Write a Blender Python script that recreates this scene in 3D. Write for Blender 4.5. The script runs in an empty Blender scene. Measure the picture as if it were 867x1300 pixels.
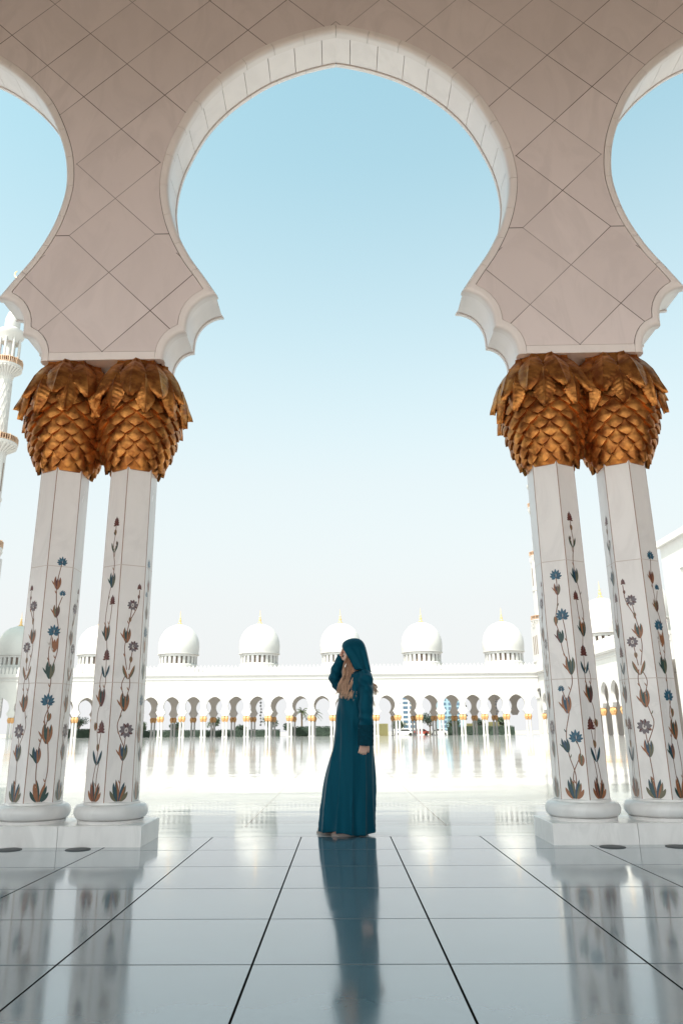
import bpy, bmesh, math, random
from math import sin, cos, pi, radians, sqrt
from mathutils import Vector, Matrix, noise
random.seed(7)
C = bpy.context.scene.collection
scene = bpy.context.scene
T = 0.476          # thickness of the near arcade wall
BAY = 4.5

# ------------------------------------------------------------------ materials
class NT:
    def __init__(s, name):
        s.m = bpy.data.materials.new(name); s.m.use_nodes = True
        s.t = s.m.node_tree; s.b = s.t.nodes['Principled BSDF']
    def n(s, typ, **kw):
        nd = s.t.nodes.new(typ)
        for k, v in kw.items(): setattr(nd, k, v)
        return nd
    def link(s, a, b): s.t.links.new(a, b)
    def put(s, inp, v):
        if isinstance(v, bpy.types.NodeSocket): s.link(v, inp)
        else: inp.default_value = v
    def math(s, op, a, b=None, c=None):
        nd = s.n('ShaderNodeMath', operation=op)
        s.put(nd.inputs[0], a)
        if b is not None: s.put(nd.inputs[1], b)
        if c is not None: s.put(nd.inputs[2], c)
        return nd.outputs[0]
    def noise(s, vec, scale, detail=3, rough=0.5, dist=0.0):
        nd = s.n('ShaderNodeTexNoise'); nd.inputs['Scale'].default_value = scale
        nd.inputs['Detail'].default_value = detail; nd.inputs['Roughness'].default_value = rough
        nd.inputs['Distortion'].default_value = dist
        if vec is not None: s.link(vec, nd.inputs['Vector'])
        return nd.outputs['Fac']
    def maprange(s, v, a, b, c, d, typ='SMOOTHSTEP'):
        nd = s.n('ShaderNodeMapRange', interpolation_type=typ)
        s.put(nd.inputs['Value'], v)
        for k, x in zip(('From Min', 'From Max', 'To Min', 'To Max'), (a, b, c, d)): s.put(nd.inputs[k], x)
        return nd.outputs['Result']
    def mix(s, f, a, b, mode='MIX'):
        nd = s.n('ShaderNodeMix', data_type='RGBA', blend_type=mode)
        s.put(nd.inputs[0], f)
        for i, v in ((6, a), (7, b)):
            if isinstance(v, (tuple, list)): nd.inputs[i].default_value = (*v[:3], 1)
            else: s.link(v, nd.inputs[i])
        return nd.outputs[2]
    def coords(s):
        nd = s.n('ShaderNodeTexCoord'); sep = s.n('ShaderNodeSeparateXYZ')
        s.link(nd.outputs['Object'], sep.inputs[0])
        return nd.outputs['Object'], sep.outputs[0], sep.outputs[1], sep.outputs[2]
    def scalevec(s, vec, sc):
        nd = s.n('ShaderNodeMapping'); s.link(vec, nd.inputs['Vector']); nd.inputs['Scale'].default_value = sc
        return nd.outputs[0]
    def bump(s, h, strength, dist=0.01):
        nd = s.n('ShaderNodeBump'); nd.inputs['Strength'].default_value = strength
        nd.inputs['Distance'].default_value = dist; s.link(h, nd.inputs['Height'])
        s.link(nd.outputs[0], s.b.inputs['Normal'])

def plain(name, col, rough=0.6, metal=0.0, var=0.12, scale=4, **kw):
    k = NT(name); vec, x, y, z = k.coords()
    f = k.noise(vec, scale, 4)
    c2 = tuple(max(0, v * (1 - var)) for v in col); c1 = tuple(min(1, v * (1 + var)) for v in col)
    k.link(k.mix(f, c1, c2), k.b.inputs['Base Color'])
    k.b.inputs['Roughness'].default_value = rough; k.b.inputs['Metallic'].default_value = metal
    for a, b in kw.items(): k.b.inputs[a.replace('_', ' ')].default_value = b
    return k.m

def marble(name, col=(0.76, 0.72, 0.69), rough=0.35, vein=0.06, scale=1.0):
    k = NT(name); vec, x, y, z = k.coords()
    v = k.scalevec(vec, (1.0, 1.0, 0.45))
    f = k.noise(v, 2.2 * scale, 8, 0.62, 1.6)
    f2 = k.noise(vec, 0.8 * scale, 3)
    a = k.maprange(f, 0.42, 0.62, 0, 1)
    c2 = tuple(v_ * (1 - vein) for v_ in col); c3 = tuple(v_ * (1 - vein * .6) for v_ in col)
    base = k.mix(a, col, c2)
    base = k.mix(k.maprange(f2, 0.35, 0.65, 0, 0.6), base, c3)
    k.link(base, k.b.inputs['Base Color'])
    k.link(k.maprange(f, 0.2, 0.8, rough - .06, rough + .1, 'LINEAR'), k.b.inputs['Roughness'])
    return k

M = {}
M['marble'] = marble('marble').m
M['ring'] = marble('marble_archivolt', (0.82, 0.76, 0.74)).m
M['soffit'] = marble('marble_soffit', (0.88, 0.825, 0.815)).m
M['shaft'] = marble('marble_shaft', (0.84, 0.80, 0.785), 0.22, 0.09, 1.5).m
M['plinth'] = marble('marble_plinth', (0.84, 0.82, 0.81), 0.2, 0.13, 1.6).m
M['grout'] = plain('grout', (0.17, 0.12, 0.10), 0.9)
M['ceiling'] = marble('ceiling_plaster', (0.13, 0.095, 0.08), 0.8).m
M['inner_wall'] = marble('inner_wall_stone', (0.42, 0.33, 0.28), 0.6).m
M['white'] = marble('white_stone', (0.50, 0.485, 0.47), 0.5, 0.04, 0.3).m
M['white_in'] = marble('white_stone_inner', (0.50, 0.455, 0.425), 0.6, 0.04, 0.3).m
M['gold_far'] = plain('gold_leaf_paint', (0.56, 0.31, 0.13), 0.5, 0.2, 0.3, 1.5)
M['gold_tip'] = plain('bright_gold', (0.78, 0.48, 0.20), 0.35, 0.5)
M['rail'] = plain('faded_gilt_railing', (0.50, 0.33, 0.22), 0.5, 0.2)
M['dark_glass'] = plain('dark_opening', (0.20, 0.14, 0.11), 0.6)

def wall_panel_mat():
    k = marble('marble_diamond_panels', (0.78, 0.69, 0.68), 0.42, 0.09)
    vec, x, y, z = k.coords()
    w = k.n('ShaderNodeMath', operation='WRAP'); k.link(k.math('SUBTRACT', x, BAY / 2), w.inputs[0])
    w.inputs[1].default_value = BAY / 2; w.inputs[2].default_value = -BAY / 2
    xp = w.outputs[0]
    ax = k.math('ABSOLUTE', xp); zz = k.math('SUBTRACT', z, 6.045)
    ds = []; cells = []
    for sgn in (1, -1):
        u = k.math('DIVIDE', k.math('ADD' if sgn > 0 else 'SUBTRACT', ax, zz), 0.862)
        d = k.math('MULTIPLY', k.math('ABSOLUTE', k.math('SUBTRACT', u, k.math('ROUND', u))), 0.862 / sqrt(2))
        ds.append(d); cells.append(k.math('FLOOR', u))
    # joint visibility varies joint by joint
    fade = k.noise(vec, 0.9, 1)
    wa = k.maprange(fade, 0.35, 0.65, 0.55, 1.0)
    la = k.maprange(ds[0], 0.0022, 0.0055, 1, 0); lb = k.maprange(ds[1], 0.0022, 0.0055, 1, 0)
    def off_corner(zc, a0, r): # the diagonals stop at the side corners of the lowest whole diamonds
        return k.math('SUBTRACT', 1.0, k.math('MULTIPLY', k.math('GREATER_THAN', ax, a0), k.math('LESS_THAN', k.math('ABSOLUTE', k.math('SUBTRACT', z, zc)), r)))
    wa = k.math('MULTIPLY', wa, k.math('MULTIPLY', off_corner(5.614, .4335, .22), off_corner(6.476, .436, .1)))
    l1 = k.math('MULTIPLY', k.math('MAXIMUM', la, lb), wa)
    # short level joints from the lowest side corners to the border
    hz = k.maprange(k.math('ABSOLUTE', k.math('SUBTRACT', z, 5.614)), 0.0028, 0.006, 1, 0)
    hx = k.math('MULTIPLY', k.math('GREATER_THAN', ax, 0.431), k.math('LESS_THAN', ax, 0.75))
    l2 = k.math('MULTIPLY', hz, hx)
    lines = k.math('MAXIMUM', l1, l2)
    comb = k.n('ShaderNodeCombineXYZ'); k.link(cells[0], comb.inputs[0]); k.link(cells[1], comb.inputs[1])
    k.link(k.math('FLOOR', k.math('DIVIDE', x, BAY)), comb.inputs[2])
    wn = k.n('ShaderNodeTexWhiteNoise'); k.link(comb.outputs[0], wn.inputs['Vector'])
    old = k.b.inputs['Base Color'].links[0].from_socket
    tone = k.maprange(wn.outputs['Value'], 0, 1, 0, 0.24, 'LINEAR')
    c = k.mix(tone, old, (0.50, 0.42, 0.405))
    c = k.mix(lines, c, (0.085, 0.055, 0.045))
    k.link(c, k.b.inputs['Base Color'])
    return k.m
M['panel'] = wall_panel_mat()

def floor_mat():
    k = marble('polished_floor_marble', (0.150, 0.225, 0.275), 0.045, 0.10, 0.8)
    vec, x, y, z = k.coords()
    def joint(c, off, size, lo, hi):
        u = k.math('DIVIDE', k.math('SUBTRACT', c, off), size)
        d = k.math('MULTIPLY', k.math('ABSOLUTE', k.math('SUBTRACT', u, k.math('ROUND', u))), size)
        return k.maprange(d, lo, hi, 1, 0), k.math('ROUND', k.math('ADD', u, 0.5))
    jx, cx = joint(x, 0.373, 0.749, 0.0035, 0.006)
    jy, cy = joint(y, 0.502, 0.724, 0.004, 0.0085)
    lines = k.math('MAXIMUM', jx, k.math('MULTIPLY', jy, 0.72))
    comb = k.n('ShaderNodeCombineXYZ'); k.link(cx, comb.inputs[0]); k.link(cy, comb.inputs[1])
    wn = k.n('ShaderNodeTexWhiteNoise'); k.link(comb.outputs[0], wn.inputs['Vector'])
    old = k.b.inputs['Base Color'].links[0].from_socket
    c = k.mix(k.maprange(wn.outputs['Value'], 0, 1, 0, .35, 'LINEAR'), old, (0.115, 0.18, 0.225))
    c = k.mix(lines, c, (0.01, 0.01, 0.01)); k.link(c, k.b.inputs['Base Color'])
    k.link(k.math('MAXIMUM', k.maprange(k.noise(k.scalevec(vec, (1, .6, 1)), 3, 8, .7), 0.35, 0.75, 0.07, 0.16), k.math('MULTIPLY', lines, .8)), k.b.inputs['Roughness'])
    k.link(k.math('MULTIPLY', k.math('SUBTRACT', 1.0, lines), 1.0), k.b.inputs['Specular IOR Level'])
    k.b.inputs['IOR'].default_value = 1.8
    k.link(k.math('MULTIPLY', k.math('SUBTRACT', 1.0, lines), 0.5), k.b.inputs['Coat Weight']); k.b.inputs['Coat IOR'].default_value = 1.5; k.b.inputs['Coat Roughness'].default_value = 0.11
    # each slab lies a hair out of level
    tilt = k.math('ADD', k.math('MULTIPLY', x, k.math('SUBTRACT', wn.outputs['Value'], 0.5)), 0)
    h = k.math('ADD', k.math('MULTIPLY', k.noise(vec, 1.3, 2), 0.35), k.math('MULTIPLY', lines, -0.25))
    k.bump(k.math('ADD', h, k.math('MULTIPLY', tilt, 0.12)), 0.05, 0.05)
    return k.m
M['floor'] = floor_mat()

def court_mat():
    k = marble('courtyard_marble', (0.60, 0.59, 0.58), 0.05, 0.05, 0.25)
    vec, x, y, z = k.coords()
    v = k.scalevec(vec, (0.35, 1.6, 1))
    f = k.noise(v, 0.6, 6, 0.6, 0.8)
    k.link(k.maprange(f, 0.3, 0.7, 0.03, 0.08), k.b.inputs['Roughness'])
    def joint(c, off, size, lo, hi):
        u = k.math('DIVIDE', k.math('SUBTRACT', c, off), size)
        return k.maprange(k.math('MULTIPLY', k.math('ABSOLUTE', k.math('SUBTRACT', u, k.math('ROUND', u))), size), lo, hi, 1, 0)
    jx = joint(x, 0.94, 1.88, 0.007, 0.013); jy = joint(y, 1.23, 1.88, 0.004, 0.009)
    near = k.maprange(y, 6, 20, 1, 0.35)
    lines = k.math('MULTIPLY', k.math('MAXIMUM', jx, k.math('MULTIPLY', jy, .25)), near)
    lines = k.math('MULTIPLY', lines, k.math('GREATER_THAN', y, 1.2))
    old = k.b.inputs['Base Color'].links[0].from_socket
    st = k.noise(k.scalevec(vec, (0.10, 1.0, 1)), 0.9, 5, 0.65, 0.4)
    c = k.mix(k.maprange(f, 0.4, 0.7, 0, .35), old, (0.48, 0.47, 0.46))
    c = k.mix(k.maprange(st, 0.50, 0.66, 0, .85), c, (0.27, 0.26, 0.255))
    c = k.mix(lines, c, (0.09, 0.08, 0.08)); k.link(c, k.b.inputs['Base Color'])
    k.b.inputs['IOR'].default_value = 1.48
    k.bump(k.noise(v, 1.1, 3), 0.06, 0.05)
    return k.m
M['court'] = court_mat()
M['terrace'] = marble('terrace_stone', (0.24, 0.19, 0.15), 0.6).m
M['bounce_strip'] = marble('bounce_strip_stone', (0.62, 0.50, 0.42), 0.5).m  # light warm tone chosen to throw sunlight back at the pier faces

def gold_mat():
    k = NT('aged_copper_gold'); vec, x, y, z = k.coords()
    f = k.noise(vec, 9, 5, 0.6); f2 = k.noise(vec, 40, 3)
    c = k.mix(k.maprange(f, 0.3, 0.7, 0, 1), (0.66, 0.285, 0.075), (0.27, 0.085, 0.022))
    k.link(c, k.b.inputs['Base Color']); k.b.inputs['Metallic'].default_value = 0.88
    k.link(k.maprange(f2, 0.3, 0.7, 0.33, 0.50), k.b.inputs['Roughness'])
    k.bump(f2, 0.25, 0.003)
    return k.m
M['gold'] = gold_mat()

def cloth_mat():
    k = NT('teal_crepe'); vec, x, y, z = k.coords()
    f = k.noise(k.scalevec(vec, (1, 1, .3)), 6, 4)
    k.link(k.mix(f, (0.0010, 0.050, 0.082), (0.0006, 0.033, 0.058)), k.b.inputs['Base Color'])
    k.b.inputs['Roughness'].default_value = 0.5; k.b.inputs['Specular IOR Level'].default_value = 0.45; k.b.inputs['Specular Tint'].default_value = (0.12, 0.55, 0.75, 1)
    k.b.inputs['Sheen Weight'].default_value = 0.0; k.b.inputs['Sheen Tint'].default_value = (0.3, 0.6, 0.7, 1)
    k.bump(k.noise(vec, 220, 2), 0.15, 0.002)
    return k.m
M['cloth'] = cloth_mat()
M['cuff'] = plain('teal_lace', (0.001, 0.034, 0.055), 0.8, var=.6, scale=60, Specular_IOR_Level=.1)
M['skin'] = plain('skin', (0.68, 0.42, 0.33), 0.5, var=.08, Subsurface_Weight=0.08)
def hair_mat():
    k = NT('brown_hair_blond_ends'); vec, x, y, z = k.coords()
    f = k.noise(k.scalevec(vec, (30, 30, 6)), 2.0, 4)
    g = k.maprange(z, 1.05, 1.5, 1, 0)
    c = k.mix(g, (0.34, 0.17, 0.10), (0.80, 0.53, 0.37))
    c = k.mix(k.maprange(f, .4, .7, 0, .55), c, (0.10, 0.045, 0.028)); k.link(c, k.b.inputs['Base Color'])
    k.b.inputs['Roughness'].default_value = 0.42
    return k.m
M['hair'] = hair_mat()
M['shoe'] = plain('pale_shoe', (0.34, 0.28, 0.25), 0.5)
M['trunk'] = plain('palm_bark', (0.17, 0.12, 0.08), 0.9, var=.4, scale=9)
M['leaf'] = plain('palm_leaf', (0.07, 0.09, 0.035), 0.6, var=.4, scale=2)
M['leaf2'] = plain('shrub_leaf', (0.045, 0.075, 0.03), 0.6, var=.5, scale=1.2)
M['leaf3'] = plain('hedge_leaf', (0.035, 0.06, 0.04), 0.7, var=.5, scale=1.2)
M['ground'] = plain('paving_beyond', (0.34, 0.31, 0.27), 0.9, var=.2, scale=.05)
M['lamp_black'] = plain('black_metal', (0.025, 0.025, 0.027), 0.5)
M['disc'] = plain('brushed_lamp_cover', (0.075, 0.08, 0.085), 0.5, 0.3)
M['office'] = plain('office_concrete', (0.55, 0.53, 0.52), 0.7)
M['office_blue'] = plain('blue_cladding', (0.24, 0.36, 0.42), 0.4)
M['office_glass'] = plain('office_glass', (0.08, 0.13, 0.19), 0.15)
M['yellow'] = plain('yellow_wall', (0.24, 0.22, 0.10), 0.8)
M['car_paint'] = plain('white_car_paint', (0.75, 0.75, 0.75), 0.25, var=.03)
M['car_red'] = plain('red_car_paint', (0.35, 0.06, 0.04), 0.25, var=.03)
M['car_glass'] = plain('car_glass', (0.02, 0.025, 0.03), 0.1)
M['tyre'] = plain('tyre', (0.02, 0.02, 0.02), 0.9)
# inlay stones
def inlay(name, col):
    return plain(name, col, 0.3, var=.35, scale=45)
INL = [inlay('inlay_blue', (0.018, 0.11, 0.18)), inlay('inlay_navy', (0.015, 0.06, 0.11)), inlay('inlay_maroon', (0.11, 0.03, 0.028)),
       inlay('inlay_brown', (0.29, 0.115, 0.05)), inlay('inlay_green', (0.02, 0.06, 0.055)), inlay('inlay_grey', (0.15, 0.125, 0.14)),
       inlay('inlay_pale', (0.55, 0.50, 0.47)), inlay('inlay_stem', (0.22, 0.095, 0.06)), inlay('inlay_olive', (0.13, 0.12, 0.07))]
BLUE, NAVY, MAR, BRN, GRN, GRY, PAL, STEM, OLV = range(9)

# ------------------------------------------------------------------ mesh helpers
class MB:
    def __init__(s): s.v = []; s.f = []; s.mi = []
    def add(s, verts, faces, mi=0):
        o = len(s.v); s.v += [tuple(v) for v in verts]
        for f in faces: s.f.append([i + o for i in f]); s.mi.append(mi)
    def box(s, a, b, mi=0):
        (x0, y0, z0), (x1, y1, z1) = a, b
        v = [(x0, y0, z0), (x1, y0, z0), (x1, y1, z0), (x0, y1, z0), (x0, y0, z1), (x1, y0, z1), (x1, y1, z1), (x0, y1, z1)]
        s.add(v, [(0, 3, 2, 1), (4, 5, 6, 7), (0, 1, 5, 4), (1, 2, 6, 5), (2, 3, 7, 6), (3, 0, 4, 7)], mi)
    def lathe(s, prof, n=32, c=(0, 0, 0), mi=0, cap=True, a0=0.0):
        v = []; f = []
        for r, z in prof:
            for i in range(n):
                a = a0 + 2 * pi * i / n; v.append((c[0] + r * cos(a), c[1] + r * sin(a), c[2] + z))
        for j in range(len(prof) - 1):
            for i in range(n):
                k = (i + 1) % n; f.append((j * n + i, j * n + k, (j + 1) * n + k, (j + 1) * n + i))
        if cap:
            f.append(tuple(reversed(range(n)))); f.append(tuple(range((len(prof) - 1) * n, len(prof) * n)))
        s.add(v, f, mi)
    def prism(s, poly, y0, y1, mi=0):       # poly of (x,z), extruded along y
        n = len(poly)
        v = [(x, y0, z) for x, z in poly] + [(x, y1, z) for x, z in poly]
        f = [tuple(range(n)), tuple(reversed(range(n, 2 * n)))]
        for i in range(n): k = (i + 1) % n; f.append((i, i + n, k + n, k))
        s.add(v, f, mi)
    def tube(s, pts, rad, n=6, mi=0, cap=True):
        pts = [Vector(p) for p in pts]; v = []; f = []
        up = Vector((0.13, 0.31, 0.94)).normalized()
        prev = None
        for j, p in enumerate(pts):
            t = (pts[min(j + 1, len(pts) - 1)] - pts[max(j - 1, 0)]).normalized()
            if prev is None:
                a = t.cross(up)
                if a.length < 1e-3: a = t.cross(Vector((1, 0, 0)))
                a.normalize()
            else:
                a = (prev - t * prev.dot(t)).normalized()
            prev = a; b = t.cross(a)
            r = rad[j] if isinstance(rad, (list, tuple)) else rad
            ra, rb = r if isinstance(r, tuple) else (r, r)
            for i in range(n):
                q = 2 * pi * i / n; v.append(p + a * (ra * cos(q)) + b * (rb * sin(q)))
        for j in range(len(pts) - 1):
            for i in range(n):
                k = (i + 1) % n; f.append((j * n + i, j * n + k, (j + 1) * n + k, (j + 1) * n + i))
        if cap: f.append(tuple(reversed(range(n)))); f.append(tuple(range((len(pts) - 1) * n, len(pts) * n)))
        s.add(v, f, mi)
    def mesh(s, name, mats, smooth=None, fix=True):
        me = bpy.data.meshes.new(name); me.from_pydata(s.v, [], s.f)
        for m in (mats if isinstance(mats, (list, tuple)) else [mats]): me.materials.append(m)
        me.polygons.foreach_set('material_index', s.mi)
        if fix or smooth is not None:
            bm = bmesh.new(); bm.from_mesh(me)
            if fix: bmesh.ops.recalc_face_normals(bm, faces=bm.faces)
            if smooth is not None:
                lim = radians(smooth)
                for fc in bm.faces: fc.smooth = True
                for e in bm.edges:
                    if len(e.link_faces) == 2: e.smooth = e.calc_face_angle(0) < lim
                    else: e.smooth = True
            bm.to_mesh(me); bm.free()
        me.update(); return me
    def build(s, name, mats, parent=None, loc=(0, 0, 0), smooth=None, fix=True):
        o = bpy.data.objects.new(name, s.mesh(name, mats, smooth, fix)); C.objects.link(o)
        o.parent = parent; o.location = loc; return o

def tag(o, label=None, cat=None, group=None, kind=None):
    if label: o['label'] = label
    if cat: o['category'] = cat
    if group: o['group'] = group
    if kind: o['kind'] = kind
    return o
def empty(name, loc=(0, 0, 0), rz=0, **kw):
    o = bpy.data.objects.new(name, None); o.empty_display_size = 0.3; C.objects.link(o)
    o.location = loc; o.rotation_euler = (0, 0, rz); tag(o, **kw); return o
def copy_tree(o, parent=None, loc=None, rz=None):
    c = o.copy(); C.objects.link(c); c.parent = parent
    if loc is not None: c.location = loc
    if rz is not None: c.rotation_euler = (0, 0, rz)
    for ch in list(o.children): copy_tree(ch, c)
    return c
def lerp(a, b, t): return a + (b - a) * t
def interp(x, xs, ys):
    if x <= xs[0]: return ys[0]
    for i in range(len(xs) - 1):
        if x <= xs[i + 1]: return lerp(ys[i], ys[i + 1], (x - xs[i]) / (xs[i + 1] - xs[i]))
    return ys[-1]
def catmull(pts, n):
    out = []; P = [pts[0]] + list(pts) + [pts[-1]]
    for i in range(1, len(P) - 2):
        for j in range(n):
            t = j / n
            out.append(tuple(0.5 * ((2 * b) + (c - a) * t + (2 * a - 5 * b + 4 * c - d) * t * t + (-a + 3 * b - 3 * c + d) * t ** 3)
                             for a, b, c, d in zip(P[i - 1], P[i], P[i + 1], P[i + 2])))
    out.append(tuple(pts[-1])); return out

# ------------------------------------------------------------------ the arch outline
ARC = [(1.18, 4.92), (1.32, 5.14), (1.48, 5.385), (1.625, 5.70), (1.705, 6.01), (1.725, 6.28), (1.68, 6.605), (1.575, 6.915),
       (1.43, 7.22), (1.238, 7.48), (1.005, 7.705), (0.745, 7.895), (0.45, 8.035), (0.18, 8.125), (0.0, 8.165)]
def half_outline(nseg=5, ns=8):
    """from the foot of a pier to the arch crown, x measured from the pier centre"""
    p = [(0.587, 4.23), (0.587, 4.275)]
    for i in range(1, ns + 1):
        a = pi / 2 * i / ns; p.append((0.785 - 0.198 * cos(a), 4.275 + 0.245 * sin(a)))
    p.append((0.787, 4.60))
    for i in range(1, ns + 1):
        a = pi / 2 * i / ns; p.append((1.07 - 0.283 * cos(a), 4.60 + 0.32 * sin(a)))
    for x, z in catmull(ARC, nseg)[1:]: p.append((BAY / 2 - x, z))
    return p
def offset(pts, d):
    out = []; n = len(pts); corners = []
    for i in range(n):
        ns = []
        for a, b in ((i - 1, i), (i, i + 1)):
            if 0 <= a and b < n:
                dx, dz = pts[b][0] - pts[a][0], pts[b][1] - pts[a][1]; l = math.hypot(dx, dz); ns.append((-dz / l, dx / l))
        if len(ns) == 1: m = ns[0]
        else:
            dt = ns[0][0] * ns[1][0] + ns[0][1] * ns[1][1]
            m = ((ns[0][0] + ns[1][0]) / (1 + dt), (ns[0][1] + ns[1][1]) / (1 + dt))
        out.append((pts[i][0] + m[0] * d, pts[i][1] + m[1] * d))
        if len(ns) == 2 and ns[0][0] * ns[1][0] + ns[0][1] * ns[1][1] < .8: corners.append(i)
    if abs(d) < 1e-9 or not corners: return out
    def dist(p):
        best = 9
        for (ax, az), (bx, bz) in zip(pts, pts[1:]):
            dx, dz = bx - ax, bz - az; t = max(0, min(1, ((p[0] - ax) * dx + (p[1] - az) * dz) / (dx * dx + dz * dz)))
            best = min(best, math.hypot(p[0] - ax - dx * t, p[1] - az - dz * t))
        return best
    bad = [i for i in range(n) if i not in corners and dist(out[i]) < abs(d) * .985]
    for i in bad: out[i] = out[min(corners, key=lambda c: abs(c - i))]
    return out
HALF = half_outline()
# full opening between the piers, x from the arch centre
FULL = [(x - BAY / 2, z) for x, z in HALF] + [(BAY / 2 - x, z) for x, z in reversed(HALF[:-1])]

def sweep(mb, outline, section, cx=0.0, step=None, gap=0.004, i0=0, i1=None):
    """closed cross-section (n into the wall, y) swept along the opening; cut into blocks of length step"""
    layers = {}
    for n, y in section:
        if n not in layers: layers[n] = offset(outline, n)
    L = [0.0]
    for a, b in zip(outline, outline[1:]): L.append(L[-1] + math.hypot(b[0] - a[0], b[1] - a[1]))
    i1 = len(outline) - 1 if i1 is None else i1
    start, end = L[i0], L[i1]
    nb = 1 if not step else max(1, round((end - start) / step))
    def at(n, s):
        P = layers[n]
        for k in range(len(L) - 1):
            if s <= L[k + 1] + 1e-9:
                t = (s - L[k]) / (L[k + 1] - L[k]); return lerp(P[k][0], P[k + 1][0], t), lerp(P[k][1], P[k + 1][1], t)
        return P[-1]
    m = len(section)
    for b in range(nb):
        s0 = start + (end - start) * b / nb + (gap / 2 if b else 0); s1 = start + (end - start) * (b + 1) / nb - (gap / 2 if b < nb - 1 else 0)
        ss = [s0] + [s for s in L if s0 + 1e-3 < s < s1 - 1e-3] + [s1]
        v = []; f = []
        for s in ss:
            for n, y in section:
                x, z = at(n, s); v.append((cx + x, y, z))
        for j in range(len(ss) - 1):
            for i in range(m):
                k = (i + 1) % m; f.append((j * m + i, j * m + k, (j + 1) * m + k, (j + 1) * m + i))
        f.append(tuple(reversed(range(m)))); f.append(tuple(range((len(ss) - 1) * m, len(ss) * m)))
        mb.add(v, f)

def pier_poly(d, zbot, ztop, clipx=None):
    """closed polygon (x,z) of the wall over one pier, pulled back d from the opening"""
    o = offset(HALF, d)
    out = []
    for i, (x, z) in enumerate(o):
        if z > zbot + 1e-4:
            if not out:
                px, pz = o[i - 1]; t = (zbot - pz) / (z - pz) if i else 0
                out.append((lerp(px, x, t) if i else x, zbot))
            out.append((x, z))
    out[-1] = (BAY / 2, out[-1][1])
    out = [p for i, p in enumerate(out) if i == 0 or math.hypot(p[0] - out[i - 1][0], p[1] - out[i - 1][1]) > 1e-5]
    R = out + [(BAY / 2, ztop)]
    return R + [(-x, z) for x, z in reversed(R)]

# ------------------------------------------------------------------ setting: ground, floors
def sheet(name, x0, x1, y0, y1, z, mat, kind='structure', thick=0.0):
    mb = MB()
    if thick: mb.box((x0, y0, z - thick), (x1, y1, z))
    else: mb.add([(x0, y0, z), (x1, y0, z), (x1, y1, z), (x0, y1, z)], [(0, 1, 2, 3)])
    o = mb.build(name, mat); o['kind'] = kind; return o
sheet('ground', -3000, 3000, -3000, 3000, -0.12, M['ground'])
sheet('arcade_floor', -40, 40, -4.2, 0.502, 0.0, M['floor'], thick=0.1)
sheet('added_bounce_strip', -40, 40, -8.6, -4.204, 0.0, M['bounce_strip'], thick=0.1)  # added pale strip, out of view, bouncing sun onto the piers
sheet('courtyard_floor', -95, 54, 0.506, 172, 0.0, M['court'], thick=0.1)
sheet('outer_terrace', -60, 60, -60, -8.604, 0.0, M['terrace'], thick=0.1)

# ------------------------------------------------------------------ near arcade
near = empty('marble_arcade', (0, 0, 0), label='shaded white marble arcade with diamond jointed piers framing the courtyard', cat='arcade')
PIERS = [-6.75, -2.25, 2.25, 6.75]
ZT = 9.0
# front and back facings of diamond panels
mb = MB()
for px in [-11.25] + PIERS + [11.25]:
    poly = [(px + x, z) for x, z in pier_poly(0.086, 4.318, ZT)]
    mb.prism(poly, 0.0, 0.06); mb.prism(poly, T - 0.06, T)
mb.build('diamond_panel_facing', M['panel'], near)
mb = MB()
for px in [-11.25] + PIERS + [11.25]:
    mb.prism([(px + x, z) for x, z in pier_poly(0.045, 4.26, ZT)], 0.016, T - 0.016)
mb.build('wall_core', M['grout'], near)
front = [(0.08, -0.006), (0.045, -0.006), (0.022, -0.003), (0.008, 0.008), (0.001, 0.024), (0.0, 0.045), (0.0, 0.088), (0.08, 0.088)]
back = [(0.08, T + 0.006), (0.03, T + 0.006), (0.010, T), (0.0, T - 0.014), (0.0, T - 0.05), (0.08, T - 0.05)]
i_tip = len(HALF) - len(catmull(ARC, 5))  # index of the upper cusp
for ax in (-9.0, -4.5, 0.0, 4.5, 9.0):
    mb = MB()
    n = len(FULL) - 1
    sweep(mb, FULL, front, ax, None, i0=0, i1=i_tip); sweep(mb, FULL, front, ax, 0.36, i0=i_tip, i1=n - i_tip); sweep(mb, FULL, front, ax, None, i0=n - i_tip, i1=n)
    mb.build('front_arch_moulding', M['ring'], near, smooth=38)
    mb = MB(); sweep(mb, FULL, back, ax, None, i0=0, i1=i_tip); sweep(mb, FULL, back, ax, 0.36, i0=i_tip, i1=n - i_tip); sweep(mb, FULL, back, ax, None, i0=n - i_tip, i1=n)
    mb.build('rear_arch_moulding', M['ring'], near, smooth=38)
    mb = MB(); sec = [(0.010, 0.096), (0.010, T - 0.064), (0.04, T - 0.064), (0.04, 0.096)]
    sweep(mb, FULL, sec, ax, None, i0=0, i1=i_tip); sweep(mb, FULL, sec, ax, 0.32, 0.008, i_tip, n - i_tip); sweep(mb, FULL, sec, ax, None, i0=n - i_tip, i1=n)
    mb.build('arch_soffit', M['soffit'], near, smooth=38)
for px in [-11.25] + PIERS + [11.25]:
    mb = MB(); mb.prism([(px - .504, 4.232), (px + .504, 4.232), (px + .504, 4.312), (px - .504, 4.312)], -0.006, T + 0.006)
    mb.build('impost_slab', M['ring'], near)
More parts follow.
